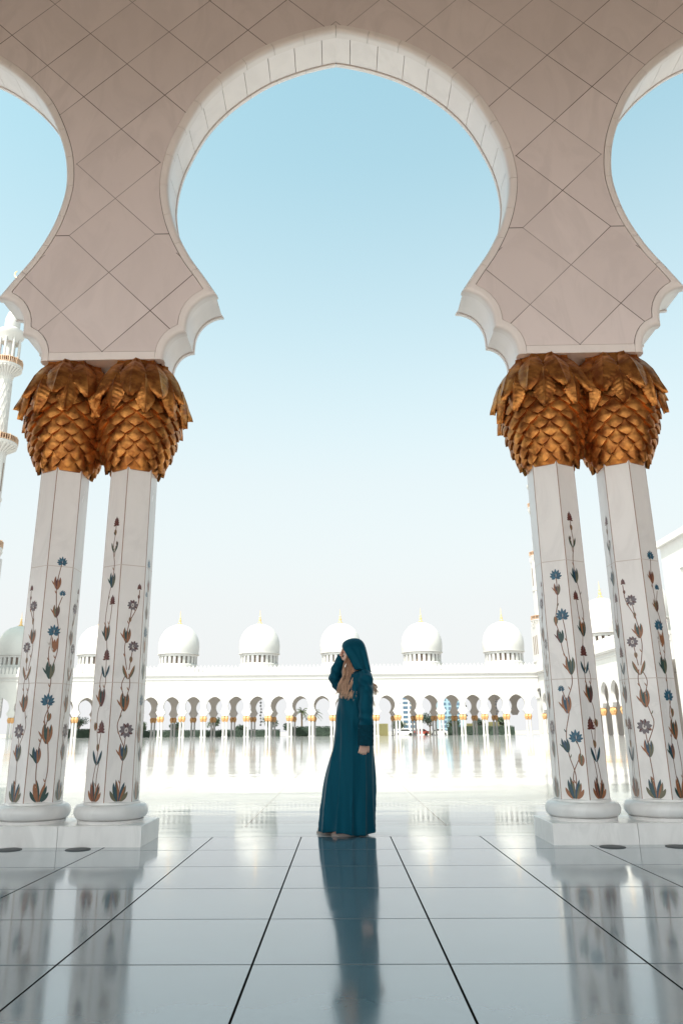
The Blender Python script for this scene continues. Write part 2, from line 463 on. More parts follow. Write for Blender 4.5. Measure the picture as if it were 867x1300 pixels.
# body over the arches, roof, ends and rear row
def simple_row(mb, xs, y0, y1, ztop, sc=1.0, d=0.0, zb=4.23):
    for px in xs:
        poly = [(px + x * sc, z * sc) for x, z in pier_poly(d, zb, ztop / sc)]
        mb.prism(poly, y0, y1)
mb = MB()
mb.box((-40, 0.03, 9.002), (40, T - 0.03, 12.0)); mb.box((-40, -0.25, 12.0), (40, T + 0.3, 12.35)); mb.box((-40, 0.0, 12.35), (40, T + .1, 12.6))
for s in (-1, 1):
    xa, xb = sorted((s * 13.5, s * 40)); mb.box((xa, 0.03, 0), (xb, T - .03, 9.0))
mb.build('upper_wall', M['marble'], near)
RY = -8.0
mb = MB(); mb.box((-40, RY, 9.3), (40, 0.028, 9.6)); mb.build('ceiling', M['ceiling'], near)
mb = MB(); simple_row(mb, [-11.25] + PIERS + [11.25], RY - T, RY, 9.298)
for px in [-11.25] + PIERS + [11.25]: mb.box((px - .3, RY - T + .05, 0), (px + .3, RY - .05, 4.226))
for s in (-1, 1):
    xa, xb = sorted((s * 13.5, s * 40)); mb.box((xa, RY - T, 0), (xb, RY, 9.298))
mb.box((-40, RY - T, 9.302), (40, RY, 12.4))
mb.build('rear_wall', M['inner_wall'], near)
for px in PIERS:
    mb = MB()
    # plinth with slightly eased edges, in two slabs
    for a, b in ((-0.655, -0.002), (0.002, 0.655)):
        e = 0.006; y0, y1 = -0.0584, 0.535
        mb.add([(px + a, y0, 0), (px + b, y0, 0), (px + b, y1, 0), (px + a, y1, 0), (px + a, y0, .157 - e), (px + b, y0, .157 - e), (px + b, y1, .157 - e), (px + a, y1, .157 - e),
                (px + a + (e if a < -.1 else 0), y0 + e, .157), (px + b - (e if b > .1 else 0), y0 + e, .157), (px + b - (e if b > .1 else 0), y1 - e, .157), (px + a + (e if a < -.1 else 0), y1 - e, .157)],
               [(0, 1, 5, 4), (1, 2, 6, 5), (2, 3, 7, 6), (3, 0, 4, 7), (4, 5, 9, 8), (5, 6, 10, 9), (6, 7, 11, 10), (7, 4, 8, 11), (8, 9, 10, 11)])
    mb.build('plinth', M['plinth'], near)

# ---- column: six-sided shaft, base, capital, inlays
Z0 = 0.157
def apo(z): return 0.196 - 0.0032 * z      # local height above plinth
def face_pt(ang, u, z, off=0.0):
    """ang: face normal measured from -y towards +x"""
    a = radians(ang); n = Vector((sin(a), -cos(a), 0)); t = Vector((cos(a), sin(a), 0))
    return n * (apo(z) + off) + t * (u * apo(z) / 0.196) + Vector((0, 0, z))
def shaft_mesh():
    mb = MB(); zs = [0.12, 1.098, 1.104, 2.102, 2.108, 3.05]
    for j in range(len(zs) - 1):
        z0, z1 = zs[j], zs[j + 1]; jt = (z1 - z0) < 0.01
        for k in range(6):
            ang = -90 + 60 * k
            hw = 0.196 / sqrt(3)
            for u0, u1, mi in ((-hw, -hw + .0045, 1), (-hw + .0045, hw - .0045, 0), (hw - .0045, hw, 1)):
                q = [face_pt(ang, u0, z0), face_pt(ang, u1, z0), face_pt(ang, u1, z1), face_pt(ang, u0, z1)]
                mb.add(q, [(0, 1, 2, 3)], 2 if jt else mi)
    g = plain('arris_line', (0.34, 0.20, 0.15), 0.6); g2 = plain('shaft_joint', (0.55, 0.47, 0.43), 0.7)
    me = mb.mesh('shaft', [M['shaft'], g, g2], fix=False); return me
def torus_mesh():
    mb = MB(); p = [(0.262, 0.0), (0.266, 0.022), (0.272, 0.024)]
    for i in range(13):
        a = -pi / 2 + pi * i / 12; p.append((0.246 + 0.050 * cos(a) ** .8 if cos(a) > 0 else .246, 0.084 + 0.057 * sin(a)))
    p += [(0.232, 0.143), (0.228, 0.158), (0.20, 0.162)]
    mb.lathe(p, 56); return mb.mesh('base', M['plinth'], smooth=40)

# capital -------------------------------------------------------------
CP = [(0.222, 2.99), (0.245, 3.06), (0.300, 3.16), (0.342, 3.28), (0.372, 3.40), (0.392, 3.52), (0.400, 3.64), (0.390, 3.76), (0.352, 3.88), (0.300, 3.97), (0.24, 4.04)]
CPZ = [z for r, z in CP]; CPR = [r for r, z in CP]
def cap_r(z): return interp(z, CPZ, CPR)
def capital_mesh(seed=1):
    rnd = random.Random(seed); mb = MB()
    prof = [(r * 0.93, z) for r, z in CP]; prof[-1] = (.25, 4.07); mb.lathe(prof, 36)
    # overlapping scales with pointed lower ends
    rows = 9; N = 13
    for j in range(rows):
        zc = 3.072 + j * 0.070; h = 0.071 + .0012 * j; off = (j % 2) * pi / N
        for i in range(N):
            a0 = 2 * pi * i / N + off + rnd.uniform(-.012, .012); w = pi / N * 1.02
            hh = h * rnd.uniform(.95, 1.06); flare = rnd.uniform(.034, .046)
            grid = []
            for (uu, vv) in ((0, -1), (-.5, -.62), (0, -.5), (.5, -.62), (-.93, -.08), (-.45, 0), (0, 0), (.45, 0), (.93, -.08), (-.6, .55), (0, .6), (.6, .55), (0, 1.05)):
                z = zc + vv * hh
                bulge = 0.027 * max(0, 1 - abs(uu) ** 1.4) * (1 - .55 * max(0, -vv) ** 2) * (1 if vv < .5 else .4)
                lift = flare * max(0, (0.55 - vv) / 1.55)
                r = cap_r(max(z, 2.95)) * .95 + bulge + lift
                grid.append((r * cos(a0 + uu * w), r * sin(a0 + uu * w), z))
            back = [(x * .90, y * .90, z + .006) for x, y, z in grid]
            F = [(0, 3, 2), (0, 2, 1), (1, 2, 5, 4), (2, 6, 5), (2, 7, 6), (2, 3, 8, 7), (4, 5, 10, 9), (5, 6, 10), (6, 7, 10), (7, 8, 11, 10), (9, 10, 12), (10, 11, 12)]
            rim = [0, 3, 8, 11, 12, 9, 4, 1]
            F += [(rim[k], rim[(k + 1) % 8] , rim[(k + 1) % 8] + 13, rim[k] + 13) for k in range(8)]
            mb.add(grid + back, F)
    # drooping feather leaves in three rings
    def frond(a0, ztop, length, width, out0, out1, tilt=0.0, curl=0.0):
        n = 26; m = 8; V = []; vein = rnd.uniform(7.5, 9)
        for i in range(n + 1):
            t = i / n
            wp = width * min(1, (.30 + 1.9 * t) if t < .37 else 1) * (1 if t < .45 else max(.03, cos((t - .45) / .55 * pi / 2) ** .75))
            zc = ztop - length * t
            rr = cap_r(max(2.95, min(zc, 4.04))) + lerp(out0, out1, t ** 1.2) + curl * max(0, t - .7) ** 1.0
            for q in range(-m, m + 1):
                s = q / m; e = abs(s)
                fringe = 1.0 + (.10 if (i % 2 == 0) else -.06) * (e > .99) * (1 if t > .3 else .3)
                half = wp * fringe
                zz = zc - (.016 if i % 2 else 0) * (e > .99)
                dome_ = .030 * (1 - e ** 1.5) - .004
                rib = .009 * max(0, 1 - e * 7)
                cut = .0035 * sin((t * 2.2 - e * wp * 3.2) * vein * pi) * min(1, e * 4)
                a = a0 + tilt * t + s * half / max(rr, .2)
                V.append(((rr + dome_ + rib + cut) * cos(a), (rr + dome_ + rib + cut) * sin(a), zz))
        K = 2 * m + 1
        F = [(i * K + q, i * K + q + 1, (i + 1) * K + q + 1, (i + 1) * K + q) for i in range(n) for q in range(K - 1)]
        nb = len(V); B = [(x * .975, y * .975, z) for x, y, z in V]
        F2 = [tuple(reversed([k + nb for k in f])) for f in F]
        rim = [(i * K, (i + 1) * K) for i in range(n)] + [((i + 1) * K + K - 1, i * K + K - 1) for i in range(n)] + [(n * K + q, n * K + q + 1) for q in range(K - 1)]
        mb.add(V + B, F + F2 + [(a, b, b + nb, a + nb) for a, b in rim])
    n1 = 10
    for i in range(n1):
        frond(2 * pi * (i + .5) / n1 + rnd.uniform(-.04, .04), 3.86, rnd.uniform(.37, .42), 0.098, .014, .042, rnd.uniform(-.05, .05), .05)
    for i in range(n1):
        frond(2 * pi * i / n1 + rnd.uniform(-.04, .04), 4.07, rnd.uniform(.43, .49), 0.128, .018, .050, rnd.uniform(-.06, .06), rnd.uniform(.05, .14))
    return mb.mesh('capital', M['gold'], smooth=48)

# inlay flowers -------------------------------------------------------
YS = [585, 600, 650, 656, 703, 712, 755, 798, 846, 864, 880, 919, 960, 1000, 1020]
ZS = [3.178, 3.065, 2.697, 2.653, 2.319, 2.256, 1.96, 1.671, 1.357, 1.242, 1.14, .897, .646, .408, .29]
def zy(y): return interp(y, YS, ZS) - Z0
class Inlay:
    def __init__(s): s.mb = MB(); s.k = 0
    def poly(s, ang, pts, mi):
        s.k += 1; off = 0.0012 + (s.k % 40) * 0.00006
        s.mb.add([face_pt(ang, u, z, off) for u, z in pts], [tuple(range(len(pts)))], mi)
    def leaf(s, ang, u, z, a, L, w, m1, m2=None, bend=0.0):
        """a: direction from vertical, clockwise positive; L length; w half width"""
        a = radians(a); n = 7; cen = []; 
        for i in range(n + 1):
            t = i / n; aa = a + bend * t
            cen.append((u + sin(a + bend * t * .5) * L * t, z + cos(a + bend * t * .5) * L * t, aa, w * sin(pi * (t * .93 + .05)) ** .8))
        cen[-1] = (*cen[-1][:3], 0.0004)
        l = [(x - cos(q) * h, y + sin(q) * h) for x, y, q, h in cen]; r = [(x + cos(q) * h, y - sin(q) * h) for x, y, q, h in cen]
        mid = [(x, y) for x, y, q, h in cen]
        for i in range(n):
            s.mb.add([face_pt(ang, *p, 0.0012 + (s.k % 40) * .00006) for p in (mid[i], mid[i + 1], l[i + 1], l[i])], [(0, 1, 2, 3)], m1)
            s.mb.add([face_pt(ang, *p, 0.0012 + (s.k % 40) * .00006) for p in (r[i], r[i + 1], mid[i + 1], mid[i])], [(0, 1, 2, 3)], m2 if m2 is not None else m1)
        s.k += 1
    def stem(s, ang, pts, w=0.0036, mi=STEM):
        P = catmull([(u, zy(y)) for u, y in pts], 6); s.k += 1
        for (a, b) in zip(P, P[1:]):
            dx, dz = b[0] - a[0], b[1] - a[1]; l = math.hypot(dx, dz) or 1e-6; nx, nz = -dz / l * w, dx / l * w
            s.mb.add([face_pt(ang, *p, 0.001) for p in ((a[0] + nx, a[1] + nz), (a[0] - nx, a[1] - nz), (b[0] - nx, b[1] - nz), (b[0] + nx, b[1] + nz))], [(0, 1, 2, 3)], mi)
        for q in range(4, len(P) - 4, 7):
            sd = 1 if (q // 7) % 2 else -1; s.leaf(ang, P[q][0], P[q][1], sd * 38, .034, .0042, (GRN, BRN, OLV)[q % 3], None, -sd * .4)
    def lotus(s, ang, u, y, k=1.0):
        z = zy(y) - .03 * k
        for a, L in ((-112, .045), (112, .045), (-80, .06), (80, .06), (-52, .066), (52, .066), (-26, .075), (26, .075), (0, .08)):
            s.leaf(ang, u, z, a, L * k, .0125 * k, BLUE, NAVY if abs(a) in (26, 80) else BLUE)
        for a in (-40, 40, 0): s.leaf(ang, u, z, a, .035 * k, .006 * k, NAVY, PAL if a == 0 else NAVY)
    def maroon(s, ang, u, y, k=1.0):
        z = zy(y) - .035 * k
        for zz in (0, .025, .05):
            for a in (-95, 95, -60, 60, -25, 25): s.leaf(ang, u, z + zz * k, a, (.045 - zz * .3) * k, .009 * k, MAR, STEM if a < 0 else MAR)
        s.leaf(ang, u, z + .04 * k, 0, .055 * k, .009 * k, MAR, GRY)
    def daisy(s, ang, u, y, k=1.0):
        z = zy(y)
        for i in range(10):
            a = 36 * i + 10; s.leaf(ang, u + sin(radians(a)) * .008 * k, z + cos(radians(a)) * .008 * k, a, .046 * k, .0125 * k, GRY, MAR if i % 3 == 0 else GRY)
        s.poly(ang, [(u + .0145 * k * cos(t * pi / 6), z + .02 * k * sin(t * pi / 6)) for t in range(12)], PAL)
        s.poly(ang, [(u + .006 * k * cos(t * pi / 4), z + .008 * k * sin(t * pi / 4)) for t in range(8)], GRY)
    def tulip(s, ang, u, y, k=1.0, c=(BRN, GRN, BRN), lean=0):
        z = zy(y) - .06 * k
        s.leaf(ang, u - .004, z, -22 + lean, .140 * k, .0145 * k, c[0], c[1], .5); s.leaf(ang, u + .004, z, 22 + lean, .132 * k, .0145 * k, c[1], c[2], -.5)
        s.leaf(ang, u, z, lean, .118 * k, .016 * k, c[1], c[2])
        s.leaf(ang, u - .004, z + .02, -48 + lean, .09 * k, .007 * k, c[0], None, .3)
    def pair(s, ang, u, y, k=1.0, c=(GRN, OLV)):
        z = zy(y) - .05 * k
        s.leaf(ang, u - .003, z, -32, .11 * k, .012 * k, c[0], c[1], .35); s.leaf(ang, u + .003, z, 32, .11 * k, .012 * k, c[1], c[0], -.35)
    def bud(s, ang, u, y, k=1.0, c=(BRN, OLV)):
        z = zy(y) - .03 * k
        s.leaf(ang, u, z, -14, .065 * k, .011 * k, c[0], c[1], .3); s.leaf(ang, u, z, 16, .06 * k, .011 * k, c[1], c[0], -.3)
    def tuft(s, ang, u, c=(BRN, GRN, NAVY, OLV)):
        z = .166
        for a, L, i, j, b in ((-46, .10, 0, 0, .5), (-24, .15, 1, 2, .35), (-6, .17, 1, 3, -.1), (12, .15, 2, 1, .1), (28, .13, 3, 0, -.3), (50, .09, 0, 0, -.5)):
            s.leaf(ang, u + a * .0004, z, a, L, .014, c[i], c[j], b)
def draw(I, ang, design, m=1):
    if design == 'B2':
        I.stem(ang, [(0, 1014), (.02 * m, 985), (-.02 * m, 958), (-.025 * m, 930), (.012 * m, 905), (0, 896)])
        I.stem(ang, [(.01 * m, 1014), (0, 985), (.07 * m, 958), (.06 * m, 945), (.045 * m, 937)])
        I.stem(ang, [(0, 890), (.06 * m, 868), (.06 * m, 850)]); I.stem(ang, [(0, 890), (-.03 * m, 875)])
        I.stem(ang, [(.06 * m, 846), (.01 * m, 826), (0, 808)]); I.stem(ang, [(.06 * m, 842), (.045 * m, 800), (.03 * m, 782)])
        I.stem(ang, [(0, 806), (-.028 * m, 787), (0, 766), (.01 * m, 748), (.01 * m, 731)])
        I.tuft(ang, 0); I.tulip(ang, -.025 * m, 947, .85, (GRN, NAVY, GRN), -12 * m); I.bud(ang, .075 * m, 965, 1.5, (BRN, OLV))
        I.lotus(ang, .048 * m, 934, 1.0); I.lotus(ang, -.035 * m, 873, .5); I.tulip(ang, 0, 895, 1.1, (BRN, NAVY, BRN))
        I.tulip(ang, .062 * m, 846, 1.1, (BRN, GRN, OLV)); I.tulip(ang, 0, 808, .85, (MAR, GRN, GRN)); I.lotus(ang, .033 * m, 779, 1.0)
        I.bud(ang, -.027 * m, 787, 1.1, (OLV, BRN)); I.tulip(ang, .01 * m, 748, .75, (BRN, MAR, OLV)); I.lotus(ang, .008 * m, 728, .92)
    if design == 'B1':
        I.stem(ang, [(0, 1014), (-.035 * m, 985), (-.04 * m, 960)]); I.stem(ang, [(.01 * m, 1014), (.05 * m, 975), (.03 * m, 935)])
        I.stem(ang, [(-.04 * m, 950), (-.02 * m, 930), (.012 * m, 908), (0, 886)]); I.stem(ang, [(.02 * m, 925), (-.012 * m, 908), (.02 * m, 890)])
        I.stem(ang, [(0, 880), (.01 * m, 860), (0, 848)]); I.stem(ang, [(0, 846), (-.03 * m, 825), (-.02 * m, 800)]); I.stem(ang, [(0, 846), (.04 * m, 820), (.03 * m, 790), (0, 772)])
        I.stem(ang, [(0, 770), (.04 * m, 750)]); I.stem(ang, [(0, 768), (-.015 * m, 735), (.012 * m, 706)])
        I.tuft(ang, 0, (GRN, BRN, BRN, GRN)); I.tulip(ang, -.04 * m, 955, .95, (GRN, NAVY, BRN), -6 * m); I.tulip(ang, .02 * m, 928, 1.2, (BRN, GRN, BRN))
        I.bud(ang, .022 * m, 905, 1.1); I.lotus(ang, 0, 882, 1.0); I.tulip(ang, -.005 * m, 846, 1.05, (GRN, GRN, OLV)); I.tulip(ang, .01 * m, 813, .95, (PAL, BRN, BRN))
        I.lotus(ang, -.004 * m, 793, .95); I.tulip(ang, 0, 770, .8, (BRN, OLV, MAR)); I.lotus(ang, .04 * m, 745, .5); I.tulip(ang, -.012 * m, 734, .85, (BRN, MAR, BRN)); I.lotus(ang, .012 * m, 704, .8)
    if design == 'M':
        I.stem(ang, [(-.02 * m, 1014), (-.01 * m, 985), (-.03 * m, 962)]); I.stem(ang, [(.02 * m, 1014), (.03 * m, 990), (.005 * m, 962), (-.025 * m, 925)])
        I.stem(ang, [(0, 948), (.035 * m, 905), (0, 885)]); I.stem(ang, [(0, 880), (-.03 * m, 862), (-.025 * m, 848), (-.02 * m, 830)]); I.stem(ang, [(0, 880), (.035 * m, 862), (.02 * m, 848)])
        I.stem(ang, [(-.02 * m, 822), (0, 800)]); I.stem(ang, [(0, 798), (-.03 * m, 780), (-.04 * m, 758)]); I.stem(ang, [(0, 798), (.03 * m, 780), (.01 * m, 750), (-.02 * m, 732)])
        I.stem(ang, [(-.02 * m, 730), (-.03 * m, 710), (0, 690), (-.01 * m, 672), (-.015 * m, 658)]); I.stem(ang, [(-.02 * m, 700), (-.03 * m, 686)])
        I.tuft(ang, 0, (BRN, MAR, BRN, GRN)); I.pair(ang, 0, 958, 1.15, (GRN, NAVY)); I.bud(ang, .0, 945, 1.0); I.maroon(ang, -.025 * m, 919, 1.0); I.bud(ang, .045 * m, 918, 1.1)
        I.tulip(ang, 0, 881, 1.15, (BRN, GRN, MAR)); I.pair(ang, -.02 * m, 847, 1.0, (NAVY, GRN)); I.maroon(ang, -.02 * m, 826, .95); I.tulip(ang, .0, 798, 1.05, (GRN, BRN, GRN))
        I.maroon(ang, -.042 * m, 756, .8); I.tulip(ang, -.02 * m, 731, 1.0, (GRN, NAVY, OLV)); I.pair(ang, -.015 * m, 688, .9, (GRN, OLV)); I.bud(ang, -.04 * m, 683, .6, (MAR, OLV)); I.bud(ang, -.012 * m, 669, .9); I.maroon(ang, -.018 * m, 655, .85)
    if design == 'D':
        I.stem(ang, [(0, 1014), (-.01 * m, 980), (-.02 * m, 955)]); I.stem(ang, [(-.02 * m, 945), (.045 * m, 920), (.03 * m, 905), (0, 888)]); I.stem(ang, [(-.02 * m, 945), (-.03 * m, 925)])
        I.stem(ang, [(-.005 * m, 884), (-.035 * m, 865), (-.02 * m, 850)]); I.stem(ang, [(0, 884), (.035 * m, 865), (.0, 850)]); I.stem(ang, [(-.02 * m, 845), (-.04 * m, 818)])
        I.stem(ang, [(0, 845), (.03 * m, 820), (.02 * m, 803)]); I.stem(ang, [(.02 * m, 798), (0, 780), (-.01 * m, 764)]); I.stem(ang, [(0, 782), (-.06 * m, 762), (-.07 * m, 742)])
        I.tuft(ang, 0, (OLV, GRN, NAVY, BRN)); I.tulip(ang, -.015 * m, 952, 1.0, (BRN, NAVY, OLV)); I.daisy(ang, -.03 * m, 923, 1.15); I.tulip(ang, 0, 888, 1.1, (BRN, GRN, BRN))
        I.pair(ang, -.015 * m, 848, 1.15, (OLV, BRN)); I.bud(ang, -.03 * m, 832, .8); I.daisy(ang, -.045 * m, 815, .9); I.tulip(ang, .018 * m, 802, .95, (BRN, GRN, BRN)); I.bud(ang, 0, 781, .7)
        I.daisy(ang, -.015 * m, 762, .9); I.bud(ang, -.065 * m, 751, .6, (MAR, STEM)); I.maroon(ang, -.066 * m, 738, .5)
def inlay_mesh(faces):
    I = Inlay()
    for ang, d, m in faces: draw(I, ang, d, m)
    return I.mb.mesh('flower_inlay', INL, fix=False)
shaft_me = shaft_mesh(); torus_me = torus_mesh(); caps = [capital_mesh(1), capital_mesh(5)]
inl = {'outer': inlay_mesh([(-90, 'M', -1), (-30, 'D', 1), (30, 'B1', 1), (90, 'D', -1), (150, 'M', 1), (210, 'B2', 1)]),
       'li': inlay_mesh([(-90, 'D', 1), (-30, 'M', -1), (30, 'D', -1), (90, 'B1', -1), (150, 'M', 1), (210, 'B2', 1)]),
       'ri': inlay_mesh([(-90, 'D', -1), (-30, 'B2', 1), (30, 'M', 1), (90, 'B1', 1), (150, 'D', 1), (210, 'B1', 1)])}
for a in (): pass
ci = 0
for px in PIERS:
    for s in (-1, 1):
        cx = px + s * 0.3225
        col = bpy.data.objects.new('column', shaft_me); C.objects.link(col); col.parent = near; col.location = (cx, T / 2, Z0)
        kind = 'li' if (px < 0 and s > 0) else ('ri' if (px > 0 and s < 0) else 'outer')
        b = bpy.data.objects.new('column_base', torus_me); C.objects.link(b); b.parent = col
        cp = bpy.data.objects.new('palm_capital', caps[ci % 2]); C.objects.link(cp); cp.parent = col; cp.rotation_euler = (0, 0, (0.14 + ci * .07)); ci += 1
        iv = bpy.data.objects.new('flower_inlay', inl[kind]); C.objects.link(iv); iv.parent = col
# flush lamps in the floor before the plinths
gi = 0
for x in (-2.575, -2.045, 2.005, 2.50):
    mb = MB(); mb.lathe([(0.095, 0.0), (0.095, 0.003), (0.088, 0.005), (0.08, 0.005)], 36)
    side = {-2.575: 'dark round floor lamp before the left outer column, at the left picture edge', -2.045: 'dark round floor lamp just before the left inner column plinth',
            2.005: 'dark round floor lamp just before the right inner column plinth', 2.50: 'dark round floor lamp before the right outer column, at the right picture edge'}[x]
    t = empty('floor_lamp', (x, -0.165, 0.0), label=side, cat='floor lamp', group='flush floor lamps before the plinths')
    mb.build('lamp_rim', M['disc'], t, smooth=30)
    m2 = MB(); m2.lathe([(0.078, 0.0), (0.078, 0.0065), (0.03, 0.008)], 32); m2.build('lamp_glass', M['dark_glass'] if False else M['disc'], t, smooth=30)

# ------------------------------------------------------------------ far arcade
S = 0.97; FB = 4.36; FY = 150.0
far = empty('domed_arcade', (0, FY, 0), label='sunlit white domed arcade closing the far side of the courtyard', cat='arcade')
def far_poly(ztop, hw=FB / 2):
    p = pier_poly(0, 4.23, ztop / S)
    return [(x * hw / (BAY / 2), z * S) for x, z in p]
def row(mb, xs, y0, y1, ztop):
    for px in xs: mb.prism([(px + x, z) for x, z in far_poly(ztop)], y0, y1)
fxs = [33.1 - FB * k for k in range(-1, 24)]
mb = MB(); row(mb, fxs, 0, .6, 9.0); mb.box((fxs[-1] - FB / 2 - 12, 0, 4.1), (fxs[-1] - FB / 2, .6, 9.0)); mb.box((fxs[-1] - FB / 2 - 12, 0.01, 0), (fxs[-1] - FB / 2 - 3, .59, 4.1))
mb.box((-86, 0.05, 9.0), (40, .55, 12.0)); mb.build('front_wall', M['white'], far)
mb = MB(); row(mb, fxs, 12.0, 12.6, 9.0); mb.box((-86, 12.0, 9.0), (52, 12.6, 12.0)); mb.build('rear_wall', M['white_in'], far)
mb = MB(); mb.box((-86, .56, 9.3), (52, 11.99, 9.7)); mb.build('roof', M['white_in'], far)
mb = MB(); mb.box((-86, -.15, 11.95), (40, .7, 12.15)); mb.box((-86, -.26, 12.15), (40, .7, 12.45)); mb.box((-86, -.12, 11.3), (40, .04, 11.45)); mb.build('cornice', M['white'], far)
mb = MB()
x = -86
while x < 39.5:
    w = 0.8
    mb.prism([(x + .08, 12.45), (x + w - .08, 12.45), (x + w - .08, 13.55), (x + w - .2, 13.85), (x + w / 2, 14.2), (x + .2, 13.85), (x + .08, 13.55)], -.2, .0); x += w
mb.box((-86, -.22, 12.45), (40, .02, 12.8)); mb.build('pierced_parapet', M['white'], far)
# far columns
def far_col_mesh():
    mb = MB(); mb.lathe([(0.23, 0.16), (0.205, 3.15)], 6, cap=True, a0=radians(30)); mb.lathe([(0.30, 0.0), (0.31, .1), (0.24, .16)], 16)
    return mb.mesh('far_shaft', M['white'], smooth=35)
def far_cap_mesh(mat):
    mb = MB(); n = 14; prof = [(0.2, 2.95), (.27, 3.1), (.35, 3.3), (.41, 3.55), (.40, 3.75), (.3, 4.0), (.25, 4.08)]
    v = []; f = []
    for j, (r, z) in enumerate(prof):
        for i in range(n):
            a = 2 * pi * (i + .5 * (j % 2)) / n; rr = r * (1 + (.07 if i % 2 else -.05)); v.append((rr * cos(a), rr * sin(a), z))
    for j in range(len(prof) - 1):
        for i in range(n): k = (i + 1) % n; f.append((j * n + i, j * n + k, (j + 1) * n + k, (j + 1) * n + i))
    mb.add(v, f); return mb.mesh('far_capital', mat)
fc_me = far_col_mesh(); fcap_me = far_cap_mesh(M['gold_far'])
def put_col(parent, loc):
    c = bpy.data.objects.new('column', fc_me); C.objects.link(c); c.parent = parent; c.location = loc
    k = bpy.data.objects.new('palm_capital', fcap_me); C.objects.link(k); k.parent = c
for px in fxs:
    for s in (-.32, .32):
        put_col(far, (px + s, .3, 0))
        if px < 36: put_col(far, (px + s, 12.3, 0))
# domes
def dome_prof(R, zb):
    pts = [(0.975, 0.0), (1.0, 0.22), (1.0, 0.42), (0.965, 0.66), (0.87, 0.92), (0.72, 1.14), (0.53, 1.31), (0.33, 1.40), (0.16, 1.46), (0.06, 1.495), (0.02, 1.52)]
    return [(r * R, zb + z * R) for r, z in catmull(pts, 3)]
def make_dome(parent, loc, R=4.35, drum=2.6, k=1.0):
    """loc z = foot of the drum"""
    mb = MB(); zb = drum
    mb.lathe([(R * .95, zb - .15), (R * 1.01, zb - .05), (R * 1.01, zb + .12)] + dome_prof(R, zb + .12), 48)
    d = mb.build('dome', M['white'], parent, loc, smooth=50)
    mb = MB(); mb.lathe([(R * .80, -.5), (R * .80, drum - .12)], 48)                       # dark inner drum
    mb.build('drum_window_band', M['dark_glass'], d)
    mb = MB(); mb.lathe([(R * .97, -.6), (R * .97, .35), (R * .93, .5), (R * .82, .5)], 48); mb.lathe([(R * .82, drum - .55), (R * .93, drum - .55), (R * .94, drum - .16)], 48)
    n = 24
    for i in range(n):
        a = 2 * pi * i / n; w = .27 * R / 4.35
        c, s_ = cos(a), sin(a)
        q = []
        for z in (.4, drum - .5):
            for (rr, tt) in ((R * .92, -w), (R * .92, w), (R * .79, w), (R * .79, -w)): q.append((rr * c - tt * s_, rr * s_ + tt * c, z))
        mb.add(q, [(0, 1, 2, 3), (4, 7, 6, 5), (0, 4, 5, 1), (1, 5, 6, 2), (2, 6, 7, 3), (3, 7, 4, 0)])
    mb.build('drum', M['white'], d, smooth=30)
    zt = zb + .12 + 1.52 * R
    mb = MB(); mb.lathe([(.55, -.35), (.62, -.15), (.36, 0.05), (.2, .35), (.30, .6), (.2, .85), (.11, 1.1), (.2, 1.3), (.07, 1.55), (.03, 2.5), (.01, 2.9)], 12, (0, 0, zt))
    mb.build('finial', M['gold_tip'], d, smooth=50)
    return d
dxs = [34.8 - 17.44 * k for k in range(0, 7)]
for dx in dxs: make_dome(far, (dx, 6.5, 14.6 - .2))
for dx in dxs: mb = MB(); mb.box((dx - 4.6, 1.9, 9.71), (dx + 4.6, 11.1, 13.9)); mb.build('dome_plinth', M['white'], far)
# roof lamps on the parapet
spots = [(-66.5, 'a'), (-53.5, 0), (-50.0, 0), (-37.9, 0), (-34.4, 0), (-31.1, 0), (-23.3, 0), (-18.9, 0), (-14.7, 0), (-7.0, 0), (11.3, 0), (17.4, 0), (20.3, 0), (28.0, 0), (34.5, 0), (36.4, 0)]
for x, _ in spots:
    mb = MB(); mb.lathe([(.05, 0), (.05, .2)], 8); mb.box((-.17, -.12, .2), (.17, .1, .5)); mb.prism([(-.2, .47), (.2, .47), (.17, .56), (-.17, .56)], -.15, .13)
    o = mb.build('roof_floodlight', M['lamp_black'], None, (x, FY + .25, 12.46))
    tag(o, 'tiny black floodlight standing on the far arcade cornice', 'floodlight', 'black floodlights along the far cornice')

# ------------------------------------------------------------------ right-hand arcade and hall
ra = empty('side_arcade', (40, 92, 0), label='bright white arcade receding along the right side of the courtyard', cat='arcade')
def rot_mb(src, mb):      # (x,y,z)->(y', ...) : arcade running along +y facing -x
    mb.v = [(y, x, z) for x, y, z in mb.v]; return mb
rys = [4.2 + FB * k for k in range(0, 13)]
mb = MB(); row(mb, rys, 0, .6, 9.0); mb.box((-6, 0.05, 9.0), (62.0, .55, 12.0)); mb.box((57.0, 0, 0), (57.9, .6, 9.0)); rot_mb(None, mb).build('front_wall', M['white'], ra)
mb = MB(); mb.box((0.6, -6, 9.3), (12, 57.9, 9.7)); mb.build('roof', M['white_in'], ra)
mb = MB(); mb.box((12, -6, 0), (12.5, 70, 12.0)); mb.build('rear_wall', M['white_in'], ra)
mb = MB(); mb.box((-.55, -6, 12.15), (.7, 57.3, 12.45)); mb.box((-.35, -6, 11.95), (.7, 57.3, 12.15)); mb.box((-.12, -6, 11.3), (.04, 57.8, 11.45)); mb.build('cornice', M['white'], ra)
mb = MB(); x = -6
while x < 57:
    mb.prism([(x + .08, 12.45), (x + .72, 12.45), (x + .72, 13.55), (x + .6, 13.85), (x + .4, 14.2), (x + .2, 13.85), (x + .08, 13.55)], -.3, -.05); x += .8
rot_mb(None, mb).build('pierced_parapet', M['white'], ra)
for py in rys:
    for s in (-.32, .32): put_col(ra, (.3, py + s, 0))
for dy in (18.0, 35.5): make_dome(ra, (6.5, dy, 14.4))
